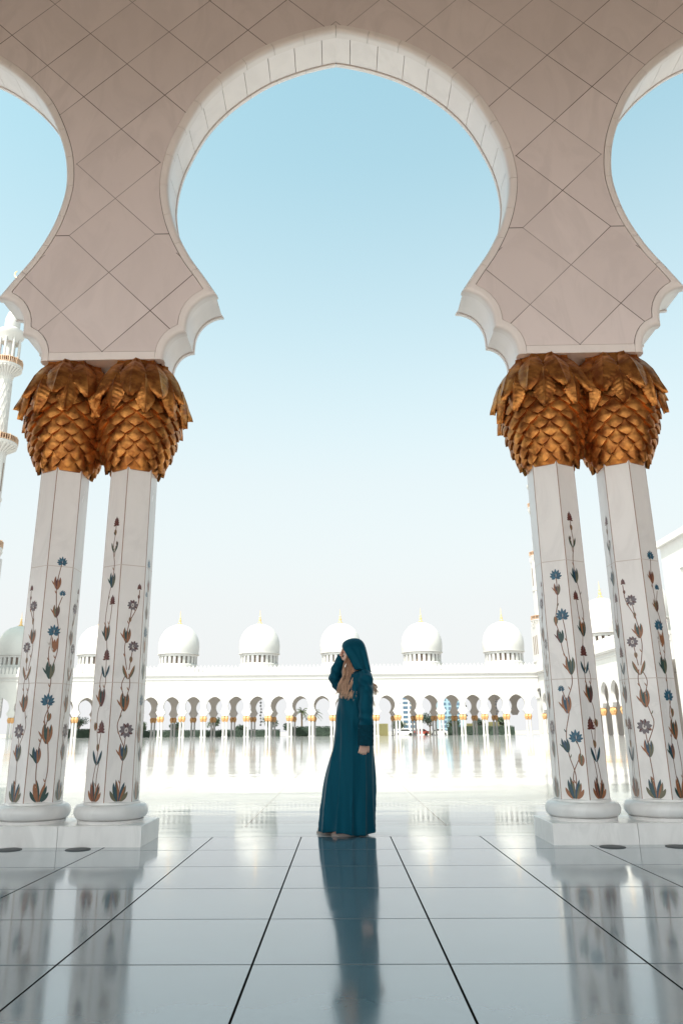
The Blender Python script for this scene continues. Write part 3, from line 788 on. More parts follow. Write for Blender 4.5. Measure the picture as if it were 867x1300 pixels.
for dy in (18.0, 35.5): mb = MB(); mb.box((1.9, dy - 4.6, 9.71), (11.1, dy + 4.6, 13.9)); mb.build('dome_plinth', M['white'], ra)

hall = empty('prayer_hall', (40, 0, 0), label='tall blank white hall wall rising behind the outer right column', cat='building')
mb = MB(); mb.box((0, -30, 0), (34, 85.5, 22.6)); mb.build('wall', M['white'], hall)
mb = MB(); mb.box((-.5, -30, 22.6), (34, 86.0, 23.0)); mb.box((-.25, -30, 23.0), (34, 85.75, 23.5)); mb.build('cornice', M['white'], hall)
mb = MB()
for y in range(-26, 84, 11):
    for a, b, c, d in ((y, y + .5, 3, 19), (y + 7.5, y + 8, 3, 19), (y, y + 8, 19, 19.5), (y, y + 8, 2.5, 3)): mb.box((-.18, a, c), (.0, b, d))
mb.build('wall_frame', M['white'], hall)
make_dome(hall, (5, 88 - 4, 23.4), R=2.0, drum=1.3)

# ------------------------------------------------------------------ minarets
def minaret(name, loc, label, rz=0, sq=1.0, ro=3.9, rc=2.4):
    t = empty(name, loc, rz, label=label, cat='minaret', group='white minarets with gilded balconies')
    mb = MB(); mb.box((-4.6, -4.6, 0), (4.6, 4.6, 36.6)); mb.box((-4.9, -4.9, 11.5), (4.9, 4.9, 12.3)); mb.box((-4.8, -4.8, 24), (4.8, 4.8, 24.6))
    for sx in (-1, 1):
        for sy in (-1, 1): mb.box((sx * 4.75 - .35, sy * 4.75 - .35, 12.3), (sx * 4.75 + .35, sy * 4.75 + .35, 24))
    mb.v = [(x * sq, y * sq, z) for x, y, z in mb.v]
    mb.build('square_tower', M['white'], t)
    mb = MB()
    for sx, sy in ((0, -1), (-1, 0)):
        for k in (-1, 0, 1):
            c = k * 2.3
            if sx == 0: mb.box((c - .55, -4.62, 14.5), (c + .55, -4.5, 21.5)); mb.box((c - .55, -4.62, 26.5), (c + .55, -4.5, 33))
            else: mb.box((-4.62, c - .55, 14.5), (-4.5, c + .55, 21.5)); mb.box((-4.62, c - .55, 26.5), (-4.5, c + .55, 33))
    mb.v = [(x * sq, y * sq, z) for x, y, z in mb.v]
    mb.build('tall_window', M['dark_glass'], t)
    def balcony(z, r0, r1, n):
        mb = MB(); mb.lathe([(r0, z - 3.4), (r0 * 1.05, z - 3.0), (r0 * 1.1, z - 2.0), (lerp(r0, r1, .55), z - 1.1), (r1 * .97, z - .5), (r1, z - .3), (r1, z)], n)
        for k in range(24):
            a = 2 * pi * k / 24
            mb.tube([(r0 * .98 * cos(a), r0 * .98 * sin(a), z - 3.2), (r0 * 1.15 * cos(a), r0 * 1.15 * sin(a), z - 1.9), (r1 * .96 * cos(a), r1 * .96 * sin(a), z - .6)], [.12, .22, .28], 6)
        b = mb.build('balcony', M['white'], t, smooth=35)
        mb = MB(); mb.lathe([(r1 - .12, z + 1.25), (r1 + .02, z + 1.25), (r1 + .02, z + 1.4), (r1 - .12, z + 1.4)], 32); mb.lathe([(r1 - .1, z + .12), (r1, z + .12), (r1, z + .25), (r1 - .1, z + .25)], 32)
        for k in range(48):
            a = 2 * pi * k / 48; w = .10 if k % 4 else .2
            x, y = (r1 - .05) * cos(a), (r1 - .05) * sin(a); mb.box((x - w / 2, y - w / 2, z), (x + w / 2, y + w / 2, z + (1.3 if k % 4 else 1.55)))
        mb.build('gilded_railing', M['rail'], b)
    balcony(38.6, ro + .5, ro + 1.5, 32)
    mb = MB(); mb.lathe([(ro, 36.6), (ro, 60.0)], 8, a0=pi / 8); mb.lathe([(ro + .2, 49), (ro + .2, 49.6)], 8, a0=pi / 8)
    mb.build('octagonal_tower', M['white'], t)
    mb = MB()
    for k in range(8):
        a = 2 * pi * k / 8; R_ = ro * .928; hw_ = ro * .128; c, s_ = cos(a), sin(a); q = []
        for z in (51, 57.5):
            for rr, tt in ((R_, -hw_), (R_, hw_), (R_ - .3, hw_), (R_ - .3, -hw_)): q.append((rr * c - tt * s_, rr * s_ + tt * c, z))
        mb.add(q, [(0, 1, 2, 3), (4, 7, 6, 5), (0, 4, 5, 1), (1, 5, 6, 2), (2, 6, 7, 3), (3, 7, 4, 0)])
    mb.build('niche', M['dark_glass'], t)
    balcony(62.0, (ro + .1) * .85, 4.1, 32)
    # round tier with a net of raised ribs
    mb = MB(); mb.lathe([(rc + .05, 62), (rc - .1, 77.5)], 32)
    for k in range(12):
        for d in (-1, 1):
            pts = []
            for j in range(17):
                tt = j / 16; a = 2 * pi * k / 12 + d * tt * 2.4; r = lerp(rc + .07, rc - .06, tt); pts.append((r * cos(a), r * sin(a), lerp(62.2, 77, tt)))
            mb.tube(pts, .09, 4)
    mb.build('ribbed_round_tower', M['white'], t, smooth=35)
    balcony(80.6, rc - .1, 3.2, 28)
    mb = MB(); mb.lathe([(1.2, 80.6), (1.2, 88)], 16)
    for k in range(8):
        a = 2 * pi * k / 8; mb.tube([(2.2 * cos(a), 2.2 * sin(a), 80.6), (2.2 * cos(a), 2.2 * sin(a), 87.2)], .26, 8)
    mb.lathe([(1.9, 86.4), (2.0, 87.0), (2.75, 88.2), (2.9, 88.8), (2.9, 89.3), (2.3, 89.6), (1.6, 90.2)], 24)
    mb.build('kiosk', M['white'], t, smooth=35)
    mb = MB(); mb.lathe([(1.55, 90.1), (1.7, 91.2), (1.6, 92.6), (1.2, 94.0), (.7, 95.2), (.45, 96)], 24); mb.build('kiosk_dome', M['white'], t, smooth=50)
    mb = MB(); mb.lathe([(.6, 95.8), (.95, 96.6), (.8, 98.0), (.35, 98.7), (.7, 99.6), (.5, 100.6), (.2, 101.2), (.42, 101.8), (.15, 102.4), (.1, 103.6)], 14)
    pts = [(1.0 * sin(a), 0, 104.7 - 1.0 * cos(a)) for a in [radians(d) for d in range(-150, 151, 20)]]
    mb.tube(pts, [.05 + .18 * cos(radians(d) * .55) for d in range(-150, 151, 20)], 6)
    mb.build('crescent_finial', M['gold_tip'], t, smooth=50)
    return t
minaret('minaret', (-74.6, 145.5, 0), 'pale minaret with round balconies and crescent at the left picture edge', sq=.6, ro=2.0, rc=1.45)
minaret('minaret', (73.4, 262, 0), 'minaret half hidden behind the right inner column')

# ------------------------------------------------------------------ beyond the far arcade
def leaf_cloud(mb, cen, rad, n, size, rnd, mi=0):
    for _ in range(n):
        while True:
            p = Vector((rnd.uniform(-1, 1), rnd.uniform(-1, 1), rnd.uniform(-1, 1)))
            if p.length < 1: break
        p = Vector((p.x * rad[0], p.y * rad[1], p.z * rad[2])) + Vector(cen)
        d = Vector((rnd.gauss(0, 1), rnd.gauss(0, 1), rnd.gauss(0, 1))).normalized(); e = d.cross(Vector((rnd.gauss(0, 1), rnd.gauss(0, 1), 1))).normalized(); s = size * rnd.uniform(.6, 1.4)
        mb.add([p - d * s, p + e * s * .5, p + d * s, p - e * s * .5], [(0, 1, 2, 3)], mi)
def palm(loc, h, label, seed, n=26):
    rnd = random.Random(seed); t = empty('palm_tree', loc, label=label, cat='palm tree', group='palm trees beyond the far arches')
    mb = MB(); mb.tube([(sin(k * .5) * .05, 0, h * k / 8) for k in range(9)], [.26 - .01 * k for k in range(9)], 10); mb.build('trunk', M['trunk'], t, smooth=60)
    mb = MB()
    for i in range(n):
        a = rnd.uniform(0, 2 * pi); el = rnd.uniform(-.3, 1.25); L = rnd.uniform(2.0, 2.7); P = []
        for j in range(9):
            q = j / 8; P.append(Vector((cos(a) * L * q * cos(el) , sin(a) * L * q * cos(el), h + L * q * sin(el) - 1.1 * q * q * (1 + .3 * cos(el)))))
        mb.tube(P, .03, 4)
        for j in range(1, 9):
            dr = (P[j] - P[j - 1]).normalized(); sd = dr.cross(Vector((0, 0, 1))).normalized()
            for m in (0, .5):
                p = P[j - 1].lerp(P[j], m)
                for s in (-1, 1):
                    tip = p + sd * s * .5 * (1 - .6 * j / 9) + dr * .3 - Vector((0, 0, .15))
                    mb.add([p - dr * .04, p + dr * .04, tip], [(0, 1, 2)])
    mb.build('crown', M['leaf'], t, fix=False); return t
palm((-57.0, 178, -.1), 5.9, 'palm with open crown seen through the open arch between the left columns', 3)
palm((-9.6, 180, -.1), 5.6, 'left palm of the pair seen through the arch left of the woman', 4)
palm((-7.0, 182, -.1), 5.4, 'right palm of the pair just left of the woman', 5)
def shrub(loc, r, h, label, seed, mat='leaf2'):
    rnd = random.Random(seed); t = empty('leafy_tree', loc, label=label, cat='tree', group='trees beyond the far arcade')
    mb = MB(); mb.tube([(0, 0, 0), (.1, 0, h * .4), (.0, .1, h * .7)], [.16, .12, .06], 7)
    for k in range(5): a = k * 1.3; mb.tube([(.05, 0, h * .35), (cos(a) * r * .5, sin(a) * r * .5, h * .7)], [.08, .03], 5)
    mb.build('trunk', M['trunk'], t)
    mb = MB()
    for k in range(9):
        a = rnd.uniform(0, 2 * pi); q = rnd.uniform(0, .65) * r
        leaf_cloud(mb, (cos(a) * q, sin(a) * q, h * rnd.uniform(.5, .85)), (r * .42, r * .42, h * .17), 110, .17, rnd)
    mb.build('crown', M[mat], t, fix=False); return t
SH = [(-38.6, 176, 2.2, 3.6, 'bushy tree behind the arch left of the centre left dome'), (-30.5, 178, 2.4, 4.6, 'taller dark tree behind a double pier of the far arcade'), (-23.5, 176, 1.9, 3.3, 'low green tree behind the arch under the second clear dome'),
      (-17, 178, 2.0, 4.4, 'dark tree standing behind the hanging dark ornaments'), (-12.4, 175, 1.9, 3.2, 'round shrub tree left of the palm pair'), (13.5, 178, 2.0, 3.6, 'green tree right of the blue glass building'), (20.5, 176, 2.6, 5.2, 'widest olive green tree seen through the right arches'),
      (26.2, 178, 2.2, 4.4, 'dark tree seen through the third arch from the right corner'), (32.2, 176, 2.0, 4.0, 'green tree seen through the second arch from the right corner'), (37.5, 178, 1.9, 4.2, 'dark bush seen through the last arch before the corner'), (-62, 176, 2.6, 5.4, 'dense tree behind the arch at the left picture edge'), (-47.5, 178, 2.2, 3.7, 'low tree just left of the inner left column')]
for i, (x, y, r, h, l) in enumerate(SH): shrub((x, y, -.1), r, h, l, 20 + i, 'leaf2' if i % 2 else 'leaf3')
def hedge(x0, x1, y, h, label, seed):
    rnd = random.Random(seed); mb = MB(); mb.box((x0, y - .5, 0), (x1, y + .5, h - .15))
    n = int((x1 - x0) * 60)
    for _ in range(n):
        p = Vector((rnd.uniform(x0, x1), y - .55 if rnd.random() < .6 else rnd.uniform(y - .5, y + .5), rnd.uniform(.05, h)))
        if p.y > y - .54: p.z = h - .15 + rnd.uniform(0, .25)
        d = Vector((rnd.gauss(0, 1), rnd.gauss(0, .5), rnd.gauss(0, 1))).normalized() * .14; e = Vector((d.z, .05, -d.x)) * .6
        mb.add([p - d, p + e, p + d, p - e], [(0, 1, 2, 3)])
    o = mb.build('clipped_hedge', M['leaf3'], None, (0, 0, -.1), fix=False); tag(o, label, 'hedge', 'hedges beyond the far arcade')
hedge(-74, -48, 170, 1.9, 'long dark hedge behind the arches at the left picture edge', 1)
hedge(-46, -14, 170, 1.5, 'dark clipped hedge behind the left arches up to the hanging ornaments', 2)
hedge(-12, -1, 170, 2.1, 'tall dark hedge under the palm pair left of the woman', 3)
hedge(24, 39, 171, 1.9, 'dark clipped hedge behind the last arches before the right corner', 4)
# small yellow-green walls
for i, (x0, x1, h, l) in enumerate(((7.5, 10.6, 2.7, 'yellow ribbed screen wall right of the woman'), (28.6, 30.4, 2.6, 'yellow screen wall seen through the right arches'), (33.6, 36.0, 2.9, 'yellow screen wall near the right corner'))):
    mb = MB(); mb.box((x0, 0, 0), (x1, .25, h)); x = x0 + .1
    while x < x1 - .2: mb.box((x, -.12, .1), (x + .16, -.004, h - .1)); x += .4
    o = mb.build('screen_wall', M['yellow'], None, (0, 172.5, -.1)); tag(o, l, 'wall', 'yellow screen walls beyond the far arcade')
# office buildings
def office(name, x0, x1, y, h, label, wmat, floors, bays_, fin=False):
    t = empty(name, ((x0 + x1) / 2, y, -.1), label=label, cat='building', group='office buildings beyond the far arcade')
    w = x1 - x0; mb = MB(); mb.box((-w / 2, 0, 0), (w / 2, 14, h)); mb.box((-w / 2 - .2, -.2, h), (w / 2 + .2, 14.2, h + .5))
    mb.build('wall', wmat, t)
    fh = h / floors
    for j in range(floors):
        for i in range(bays_):
            bw = w / bays_; xa = -w / 2 + i * bw
            mb = MB(); mb.box((xa + bw * .14, -.08, j * fh + fh * .25), (xa + bw * .86, .05, j * fh + fh * .85)); mb.build('window', M['office_glass'], t)
    return t
office('office_building', 21.2, 29.2, 300, 16.2, 'grey blue office block with window rows just right of the woman', M['office'], 9, 3)
t = office('glass_building', 42.5, 52.5, 330, 15.0, 'taller teal glass building with a slanted top behind the right arches', M['office_blue'], 8, 3)
mb = MB(); mb.prism([(-5.0, 15.5), (5.0, 15.5), (5.0, 19.5), (3.2, 19.9)], 0.3, 12); mb.build('slanted_roof', M['office_blue'], t)
# parked cars far behind
def car_meshes():
    body = MB(); P = [(-2.2, .35), (-2.25, .75), (-2.0, .95), (-1.3, 1.02), (-.75, 1.45), (.9, 1.48), (1.6, 1.02), (2.15, .92), (2.25, .6), (2.2, .35)]
    body.prism(P, -.85, .85)
    gl = MB(); gl.prism([(-1.15, 1.04), (-.7, 1.40), (.85, 1.42), (1.4, 1.04)], -.865, .865)
    wh = MB(); 
    n = 14; v = []
    for y in (-.12, .12):
        for i in range(n): a = 2 * pi * i / n; v.append((.33 * cos(a), y, .33 * sin(a)))
    wh.add(v, [tuple(range(n)), tuple(reversed(range(n, 2 * n)))] + [(i, i + n, (i + 1) % n + n, (i + 1) % n) for i in range(n)])
    return body, gl, wh
body, gl, wh = car_meshes(); b1 = body.mesh('car_body', M['car_paint']); b2 = body.mesh('car_body_red', M['car_red']); g1 = gl.mesh('car_windows', M['car_glass']); w1 = wh.mesh('wheel', M['tyre'])
for x, y, bme, l in ((14.6, 177, b1, 'small white car parked right of the teal glass building'), (18.4, 178, b2, 'small dark red car parked among white cars beyond the arches'), (22.6, 177, b1, 'white car parked in front of the widest olive tree')):
    t = empty('parked_car', (x, y, -.1), label=l, cat='car', group='cars parked beyond the far arcade')
    for nm, me in (('body', bme), ('side_windows', g1)):
        o = bpy.data.objects.new(nm, me); C.objects.link(o); o.parent = t
    for wx in (-1.35, 1.4):
        for wy in (-.76, .76):
            o = bpy.data.objects.new('wheel', w1); C.objects.link(o); o.parent = t; o.location = (wx, wy, .33)
# strings of dark ornaments hanging in two far arches
for x, z0, z1, l in ((-16.35, 2.3, 7.0, 'dark string of ornaments hanging in an arch left of the woman'), (31.2, 4.1, 6.6, 'dark ornament string hanging in an arch near the right corner'), (25.0, 3.2, 6.0, 'dark ornament string hanging in an arch left of the corner arches')):
    t = empty('ornament_string', (x, FY + .3, z0), label=l, cat='hanging ornament', group='hanging ornament strings in the far arches')
    mb = MB(); mb.tube([(0, 0, 0), (0, 0, z1 - z0 + 1.0)], .03, 5); mb.build('cord', M['lamp_black'], t)
    z = 0; k = 0
    while z < z1 - z0:
        mb = MB(); rr = .22 + .06 * sin(k * 2.1); mb.lathe([(.03, -.2), (rr, -.08), (rr * .8, .08), (.04, .22)], 8, (0.1 * sin(k * 1.7), 0, z)); mb.build('ornament', M['lamp_black'], t); z += .62; k += 1
# small dark planter objects near the side arcade
mb = MB()

# ------------------------------------------------------------------ the woman
per = empty('person', (0.02, 0.66, 0), label='woman in a long teal hooded robe standing side-on, one hand raised to her brow', cat='person')
PY = 0.0     # local y of the body axis
def remesh(mb, name, mat, voxel, parent, smooth_it=4, disp=None):
    me = mb.mesh(name + '_raw', mat); o = bpy.data.objects.new(name + '_tmp', me); C.objects.link(o)
    m = o.modifiers.new('r', 'REMESH'); m.mode = 'VOXEL'; m.voxel_size = voxel; m.use_smooth_shade = True
    if smooth_it: s = o.modifiers.new('s', 'SMOOTH'); s.iterations = smooth_it; s.factor = .5
    dg = bpy.context.evaluated_depsgraph_get(); me2 = bpy.data.meshes.new_from_object(o.evaluated_get(dg)); me2.name = name
    bpy.data.objects.remove(o); bpy.data.meshes.remove(me)
    if disp:
        for v in me2.vertices: v.co = disp(v.co)
    for p in me2.polygons: p.use_smooth = True
    me2.materials.clear(); me2.materials.append(mat)
    ob = bpy.data.objects.new(name, me2); C.objects.link(ob); ob.parent = parent; return ob
def ellipsoid(mb, c, r, nu=20, nv=14, rot=None):
    v = []; f = []
    for j in range(1, nv):
        th = pi * j / nv
        for i in range(nu):
            ph = 2 * pi * i / nu; p = Vector((r[0] * sin(th) * cos(ph), r[1] * sin(th) * sin(ph), r[2] * cos(th)))
            if rot: p = rot @ p
            v.append(p + Vector(c))
    top = Vector((0, 0, r[2])); bot = -top
    if rot: top = rot @ top; bot = rot @ bot
    v += [top + Vector(c), bot + Vector(c)]; nt = len(v) - 2
    for j in range(nv - 2):
        for i in range(nu): k = (i + 1) % nu; f.append((j * nu + i, (j + 1) * nu + i, (j + 1) * nu + k, j * nu + k))
    for i in range(nu): k = (i + 1) % nu; f.append((nt, i, k)); f.append((nt + 1, (nv - 2) * nu + k, (nv - 2) * nu + i))
    mb.add(v, f)
# local x: picture right; she faces -x. zoomed-photo pixel -> local coordinates
def px(zx, zy_):
    u = 380 + zx / 4.19; v = 780 + zy_ / 4.19
    d = R_F(u, v); t = (0.66 - CAM.y) / d.y; p = CAM + d * t
    return p.x - 0.02, p.z
f_px, ppx = 949.5528, 416.3368
yaw, pitch, roll = 0.0156, 0.286, -0.0074
CAM = Vector((-0.0252, -6.3307, 0.848))
Fv = Vector((-sin(yaw) * cos(pitch), cos(yaw) * cos(pitch), sin(pitch))); Rv = Vector((cos(yaw), sin(yaw), 0)); Uv = Rv.cross(Fv)
Rr = Rv * cos(roll) + Uv * sin(roll); Ur = Uv * cos(roll) - Rv * sin(roll)
def R_F(u, v): return Fv + Rr * ((u - ppx) / f_px) - Ur * ((v - 650) / f_px)
# --- body (skin): head, neck, arms, hands, legs, feet as one surface
mb = MB()
hx, hz = px(290, 205)
ellipsoid(mb, (hx + .008, 0, hz + .012), (.093, .074, .098))
ellipsoid(mb, (hx - .040, 0, hz - .045), (.055, .056, .070))
chx, chz = px(240, 252)
ellipsoid(mb, (chx + .022, 0, chz + .012), (.026, .028, .024))                      # chin
nx, nz = px(216, 217)
mb.tube([(nx + .022, 0, nz + .045), (nx + .010, 0, nz + .018), (nx + .003, 0, nz), (nx + .018, 0, nz - .008)], [.008, .010, .012, .008], 8)  # nose
lx, lz = px(226, 236)
for dz, r in ((.006, .009), (-.007, .010)): ellipsoid(mb, (lx + .012, 0, lz + dz), (.012, .022, r * .7))   # lips
ellipsoid(mb, (hx - .062, 0, hz + .035), (.028, .055, .012))                        # brow ridge
for s in (-1, 1):
    ellipsoid(mb, (hx - .060, s * .030, hz + .010), (.014, .014, .010))             # eyelids
    ellipsoid(mb, (hx - .045, s * .045, hz - .020), (.030, .022, .024))             # cheeks
    ellipsoid(mb, (hx + .015, s * .076, hz - .005), (.016, .008, .030))             # ears
mb.tube([(hx + .02, 0, hz - .05), (hx + .03, 0, hz - .14), (hx + .05, 0, hz - .22)], [.05, .048, .07], 14)
sx, sz = px(335, 330)
ellipsoid(mb, (sx - .02, 0, sz - .12), (.10, .17, .20)); ellipsoid(mb, (sx - .03, 0, sz - .50), (.10, .15, .18))
mb.tube([(sx - .02, 0, sz - .1), (sx - .04, 0, sz - .5)], [.10, .10], 16)
def hand(mb, wrist, dirv, palm_n, curl, L=.175, thumb=1, spread=.10):
    dirv = Vector(dirv).normalized(); pn = Vector(palm_n).normalized(); side = dirv.cross(pn).normalized(); pn = side.cross(dirv)
    w = Vector(wrist)
    for k in (-1.5, -.5, .5, 1.5):
        mb.tube([w + side * k * .008, w + dirv * .04 + side * k * .014, w + dirv * L * .46 + side * k * .019], [.013, .013, .011], 8)
    for k, ln in ((-1.5, .80), (-.5, .93), (.5, 1.0), (1.5, .9)):
        fl = L * .50 * ln; p = w + dirv * L * .44 + side * k * .019; d = (dirv + side * k * spread * .5).normalized(); P = [p]; a = 0
        for seg, fr in enumerate((.45, .3, .25)):
            a += curl * (1.0 if seg else .6); dd = d * cos(a) + pn * sin(a); P.append(P[-1] + dd * fl * fr)
        mb.tube(P, [.0098, .0092, .0085, .0066], 8)
        ellipsoid(mb, P[-1], (.0068, .0068, .0068), 8, 6)
    p = w + dirv * .025 + side * thumb * .024
    d = (dirv * .75 + side * thumb * .65 + pn * .25).normalized(); d2 = (dirv * .95 + side * thumb * .2 + pn * .45).normalized()
    mb.tube([p, p + d * .035, p + d * .035 + d2 * .028, p + d * .035 + d2 * .052], [.014, .012, .0105, .008], 8)
# near arm (her left) hanging
a1x, a1z = px(348, 330); e1x, e1z = px(352, 505); w1x, w1z = px(352, 672)
mb.tube([(a1x, -.155, a1z), (e1x + .005, -.20, e1z), (w1x, -.19, w1z)], [.048, .037, .025], 12)
hd_x, hd_z = px(343, 688)
hand(mb, (hd_x, -.19, hd_z + .03), (-.15, .02, -1), (-.25, 1, 0), .48, .150, thumb=1)
# far arm (her right) raised to the brow
a2x, a2z = px(325, 335); e2x, e2z = px(186, 352); w2x, w2z = px(227, 226)
mb.tube([(a2x, .155, a2z), (e2x, .17, e2z), (w2x, .085, w2z)], [.048, .032, .021], 12)
hand(mb, (w2x, .085, w2z), (.10, -.34, 1), (1, -.15, 0), .24, .150, thumb=-1)
# legs and feet
for s, fx in ((-1, .03), (1, -.10)):
    mb.tube([(sx - .03, s * .075, .86), (sx - .04 + fx * .4, s * .08, .48), (fx, s * .08, .09)], [.085, .055, .036], 12)
    mb.tube([(fx + .03, s * .08, .045), (fx - .06, s * .08, .035), (fx - .13, s * .085, .026), (fx - .165, s * .085, .022)], [.034, .036, .034, .018], 10)
body_o = remesh(mb, 'body', M['skin'], .0055, per, 2)
# shoes
for s, fx in ((-1, .03), (1, -.10)):
    mb = MB(); n = 18
    for layer, (z0, z1, g) in enumerate(((0.0, .016, 1.06),)):
        v = []
        for z in (z0, z1):
            for i in range(n):
                a = 2 * pi * i / n; v.append((fx - .072 + .098 * g * cos(a), s * .083 + .034 * g * sin(a) * (1 - .15 * cos(a)), z))
        mb.add(v, [tuple(reversed(range(n))), tuple(range(n, 2 * n))] + [(i, (i + 1) % n, (i + 1) % n + n, i + n) for i in range(n)])
    mb.tube([(fx - .12, s * .083 - .04, .012), (fx - .115, s * .083 - .02, .055), (fx - .115, s * .083 + .02, .055), (fx - .12, s * .083 + .04, .012)], [(.012, .004)] * 4, 6)
    mb.build('sandal', M['shoe'], per, smooth=40)
# --- robe: lofted torso + two sleeves, fused, folds pressed in
prof = [(305, 268, 372, .11), (318, 255, 380, .165), (345, 240, 386, .185), (400, 226, 388, .185), (470, 207, 389, .18), (560, 196, 391, .175), (640, 189, 394, .175), (700, 184, 396, .18),
        (800, 157, 403, .19), (900, 137, 408, .20), (1000, 124, 408, .205), (1080, 117, 404, .21), (1140, 114, 401, .213), (1172, 115, 400, .214)]
def loft(mb, secs, n=72):
    v = []; f = []
    for z, cx, cy, ax, ay in secs:
        for i in range(n): a = 2 * pi * i / n; v.append((cx + ax * cos(a), cy + ay * sin(a), z))
    for j in range(len(secs) - 1):
        for i in range(n): k = (i + 1) % n; f.append((j * n + i, j * n + k, (j + 1) * n + k, (j + 1) * n + i))
    f.append(tuple(reversed(range(n)))); f.append(tuple(range((len(secs) - 1) * n, len(secs) * n))); mb.add(v, f)
secs = []
for zz, xl, xr, ay in catmull(prof, 4):
    x0, z = px(xl, zz); x1, _ = px(xr, zz); secs.append((max(z, .012), (x0 + x1) / 2, 0, (x1 - x0) / 2 + .007 + .010 * max(0, 1 - z / .9), ay))
hem_z = secs[-1][0]
mb = MB(); loft(mb, secs)
def P3(zx, zyv, y): x, z = px(zx, zyv); return (x, y, z)
# near sleeve
mb.tube([P3(345, 322, -.12), P3(348, 350, -.16), P3(350, 430, -.195), P3(350, 520, -.215), P3(349, 600, -.21), P3(350, 655, -.20), P3(350, 692, -.195)],
        [(.06, .06), (.066, .066), (.062, .062), (.062, .058), (.060, .055), (.058, .052), (.055, .05)], 20)
# raised sleeve
mb.tube([P3(325, 345, .11), P3(270, 362, .16), P3(215, 375, .175), P3(188, 352, .17)], [.075, .075, .068, .055], 18)
mb.tube([P3(200, 372, .17), P3(190, 335, .165), P3(200, 290, .14), P3(216, 244, .105), P3(225, 210, .09)], [.045, .066, .060, .047, .036], 18)
ARMX = P3(350, 500, 0)[0]
def folds(p):
    x, y, z = p
    on_arm = abs(x - ARMX) < .075 and y < -.135 and z > .70
    on_far = (y > .03 and x < P3(245, 300, 0)[0] and z > P3(0, 392, 0)[2])
    low = max(0, min(1, (1.28 - z) / 1.05))
    cx = lerp(.03, -.0, low); a = math.atan2(y, x - cx)
    d = Vector((x - cx, y, 0)); r = d.length or 1
    if on_arm or on_far:
        n = Vector((x - ARMX, y + .2, 0)) if on_arm else Vector((x - P3(200, 300, 0)[0], y - .14, 0)); n.normalize()
        k = 1.0 if (z < .98 or z > 1.22 or on_far) else .45
        w = (.0055 if on_arm else .004) * k * sin(z * 62 + x * 38 + 3.0 * noise.noise(Vector((x * 7, y * 7, z * 6)))) + .007 * noise.noise(Vector((x * 16, y * 16, z * 7)))
        return Vector(p) + n * w
    sw = .55 * sin(z * 2.6 + .4)
    amp = .004 + .019 * low
    def ridge(t): return 1 - 2 * abs(sin(t)) ** .7
    w = ridge(a * 3.0 + sw + .9) * .42 + ridge(a * 5.5 - sw * 1.4 + 2.1) * .38 * (0.4 + low) + sin(a * 11 + 3 * z) * .16 * low
    nz_ = noise.noise(Vector((x * 7, y * 7, z * 1.6))) * .014 + noise.noise(Vector((x * 22, y * 22, z * 5))) * .004
    # slanting pulls from the shoulder towards the front
    nz_ += .0045 * sin((z * .5 + x * 1.5) * 40) * max(0, min(1, (z - .6) * 2))
    q = Vector(p) + d / r * (w * amp + nz_)
    if z < .08:
        k = 1 - z / .08; q.z = z + .016 * sin(a * 3 + 1.0) * k + (.022 if x < -.10 else (.010 if x > .10 else 0)) * k
    q.z = max(q.z, .004)
    return q
robe = remesh(mb, 'robe', M['cloth'], .007, per, 3, folds)
# lace cuff on the near sleeve
mb = MB(); pts = [P3(350, 585 + k * 12, -.213 + k * .002) for k in range(10)]
mb.tube(pts, [(.066 + .004 * (k % 2), .064 + .004 * (k % 2)) for k in range(10)], 28, cap=False); mb.build('lace_cuff', M['cuff'], per, smooth=30)
# hood: shell whose front edge frames the face
def hood():
    # rings run from the front edge to the back of the head; each ring is an arch from the left shoulder over the crown to the right
    mb = MB(); rings = []
    edge = [(224, 172), (232, 150), (255, 134), (285, 126), (315, 130), (338, 147), (354, 178), (365, 220), (373, 262), (378, 300)]   # crown line, front to back
    low = [(262, 232), (278, 262), (292, 285), (306, 297), (322, 306), (338, 310), (352, 312), (364, 313), (373, 313), (379, 312)]   # lower line (near side)
    m = 16
    for j, (e, l) in enumerate(zip(catmull(edge, 3), catmull(low, 3))):
        t = j / ((len(edge) - 1) * 3)
        ex, ez = px(*e); qx, qz = px(*l); wid = .088 * (1 - .55 * max(0, t - .45)) + .012 * sin(pi * t); ring = []
        for i in range(-m, m + 1):
            s = i / m; a = s * pi / 2
            k = abs(sin(a)) ** 1.0
            up = cos(a)
            # profile from crown (up=1) to lower edge (up=0)
            b = 1 - up ** .9 if up > 0 else 1
            x = lerp(ex, qx, b) ; z = lerp(ez, qz, b)
            yy = (1 if i > 0 else -1) * (wid * min(1, abs(s) * 1.9) ** .75 + (.05 + .05 * t) * max(0, abs(s) - .55))
            wr = .014 * sin(t * 13 - b * 6 + 1) * (.2 + b) + .008 * sin(t * 27 - b * 10) * b
            ring.append((x + wr * .6, yy * (1 + wr * 4), z + wr * .5))
        rings.append(ring)
    n = 2 * m + 1
    mb.add([p for r in rings for p in r], [(j * n + i, j * n + i + 1, (j + 1) * n + i + 1, (j + 1) * n + i) for j in range(len(rings) - 1) for i in range(n - 1)])
    o = mb.build('hood', M['cloth'], per, smooth=180); s = o.modifiers.new('t', 'SOLIDIFY'); s.thickness = .007; s.offset = -1
    s2 = o.modifiers.new('sd', 'SUBSURF'); s2.levels = 1; s2.render_levels = 1
    return o
hood()
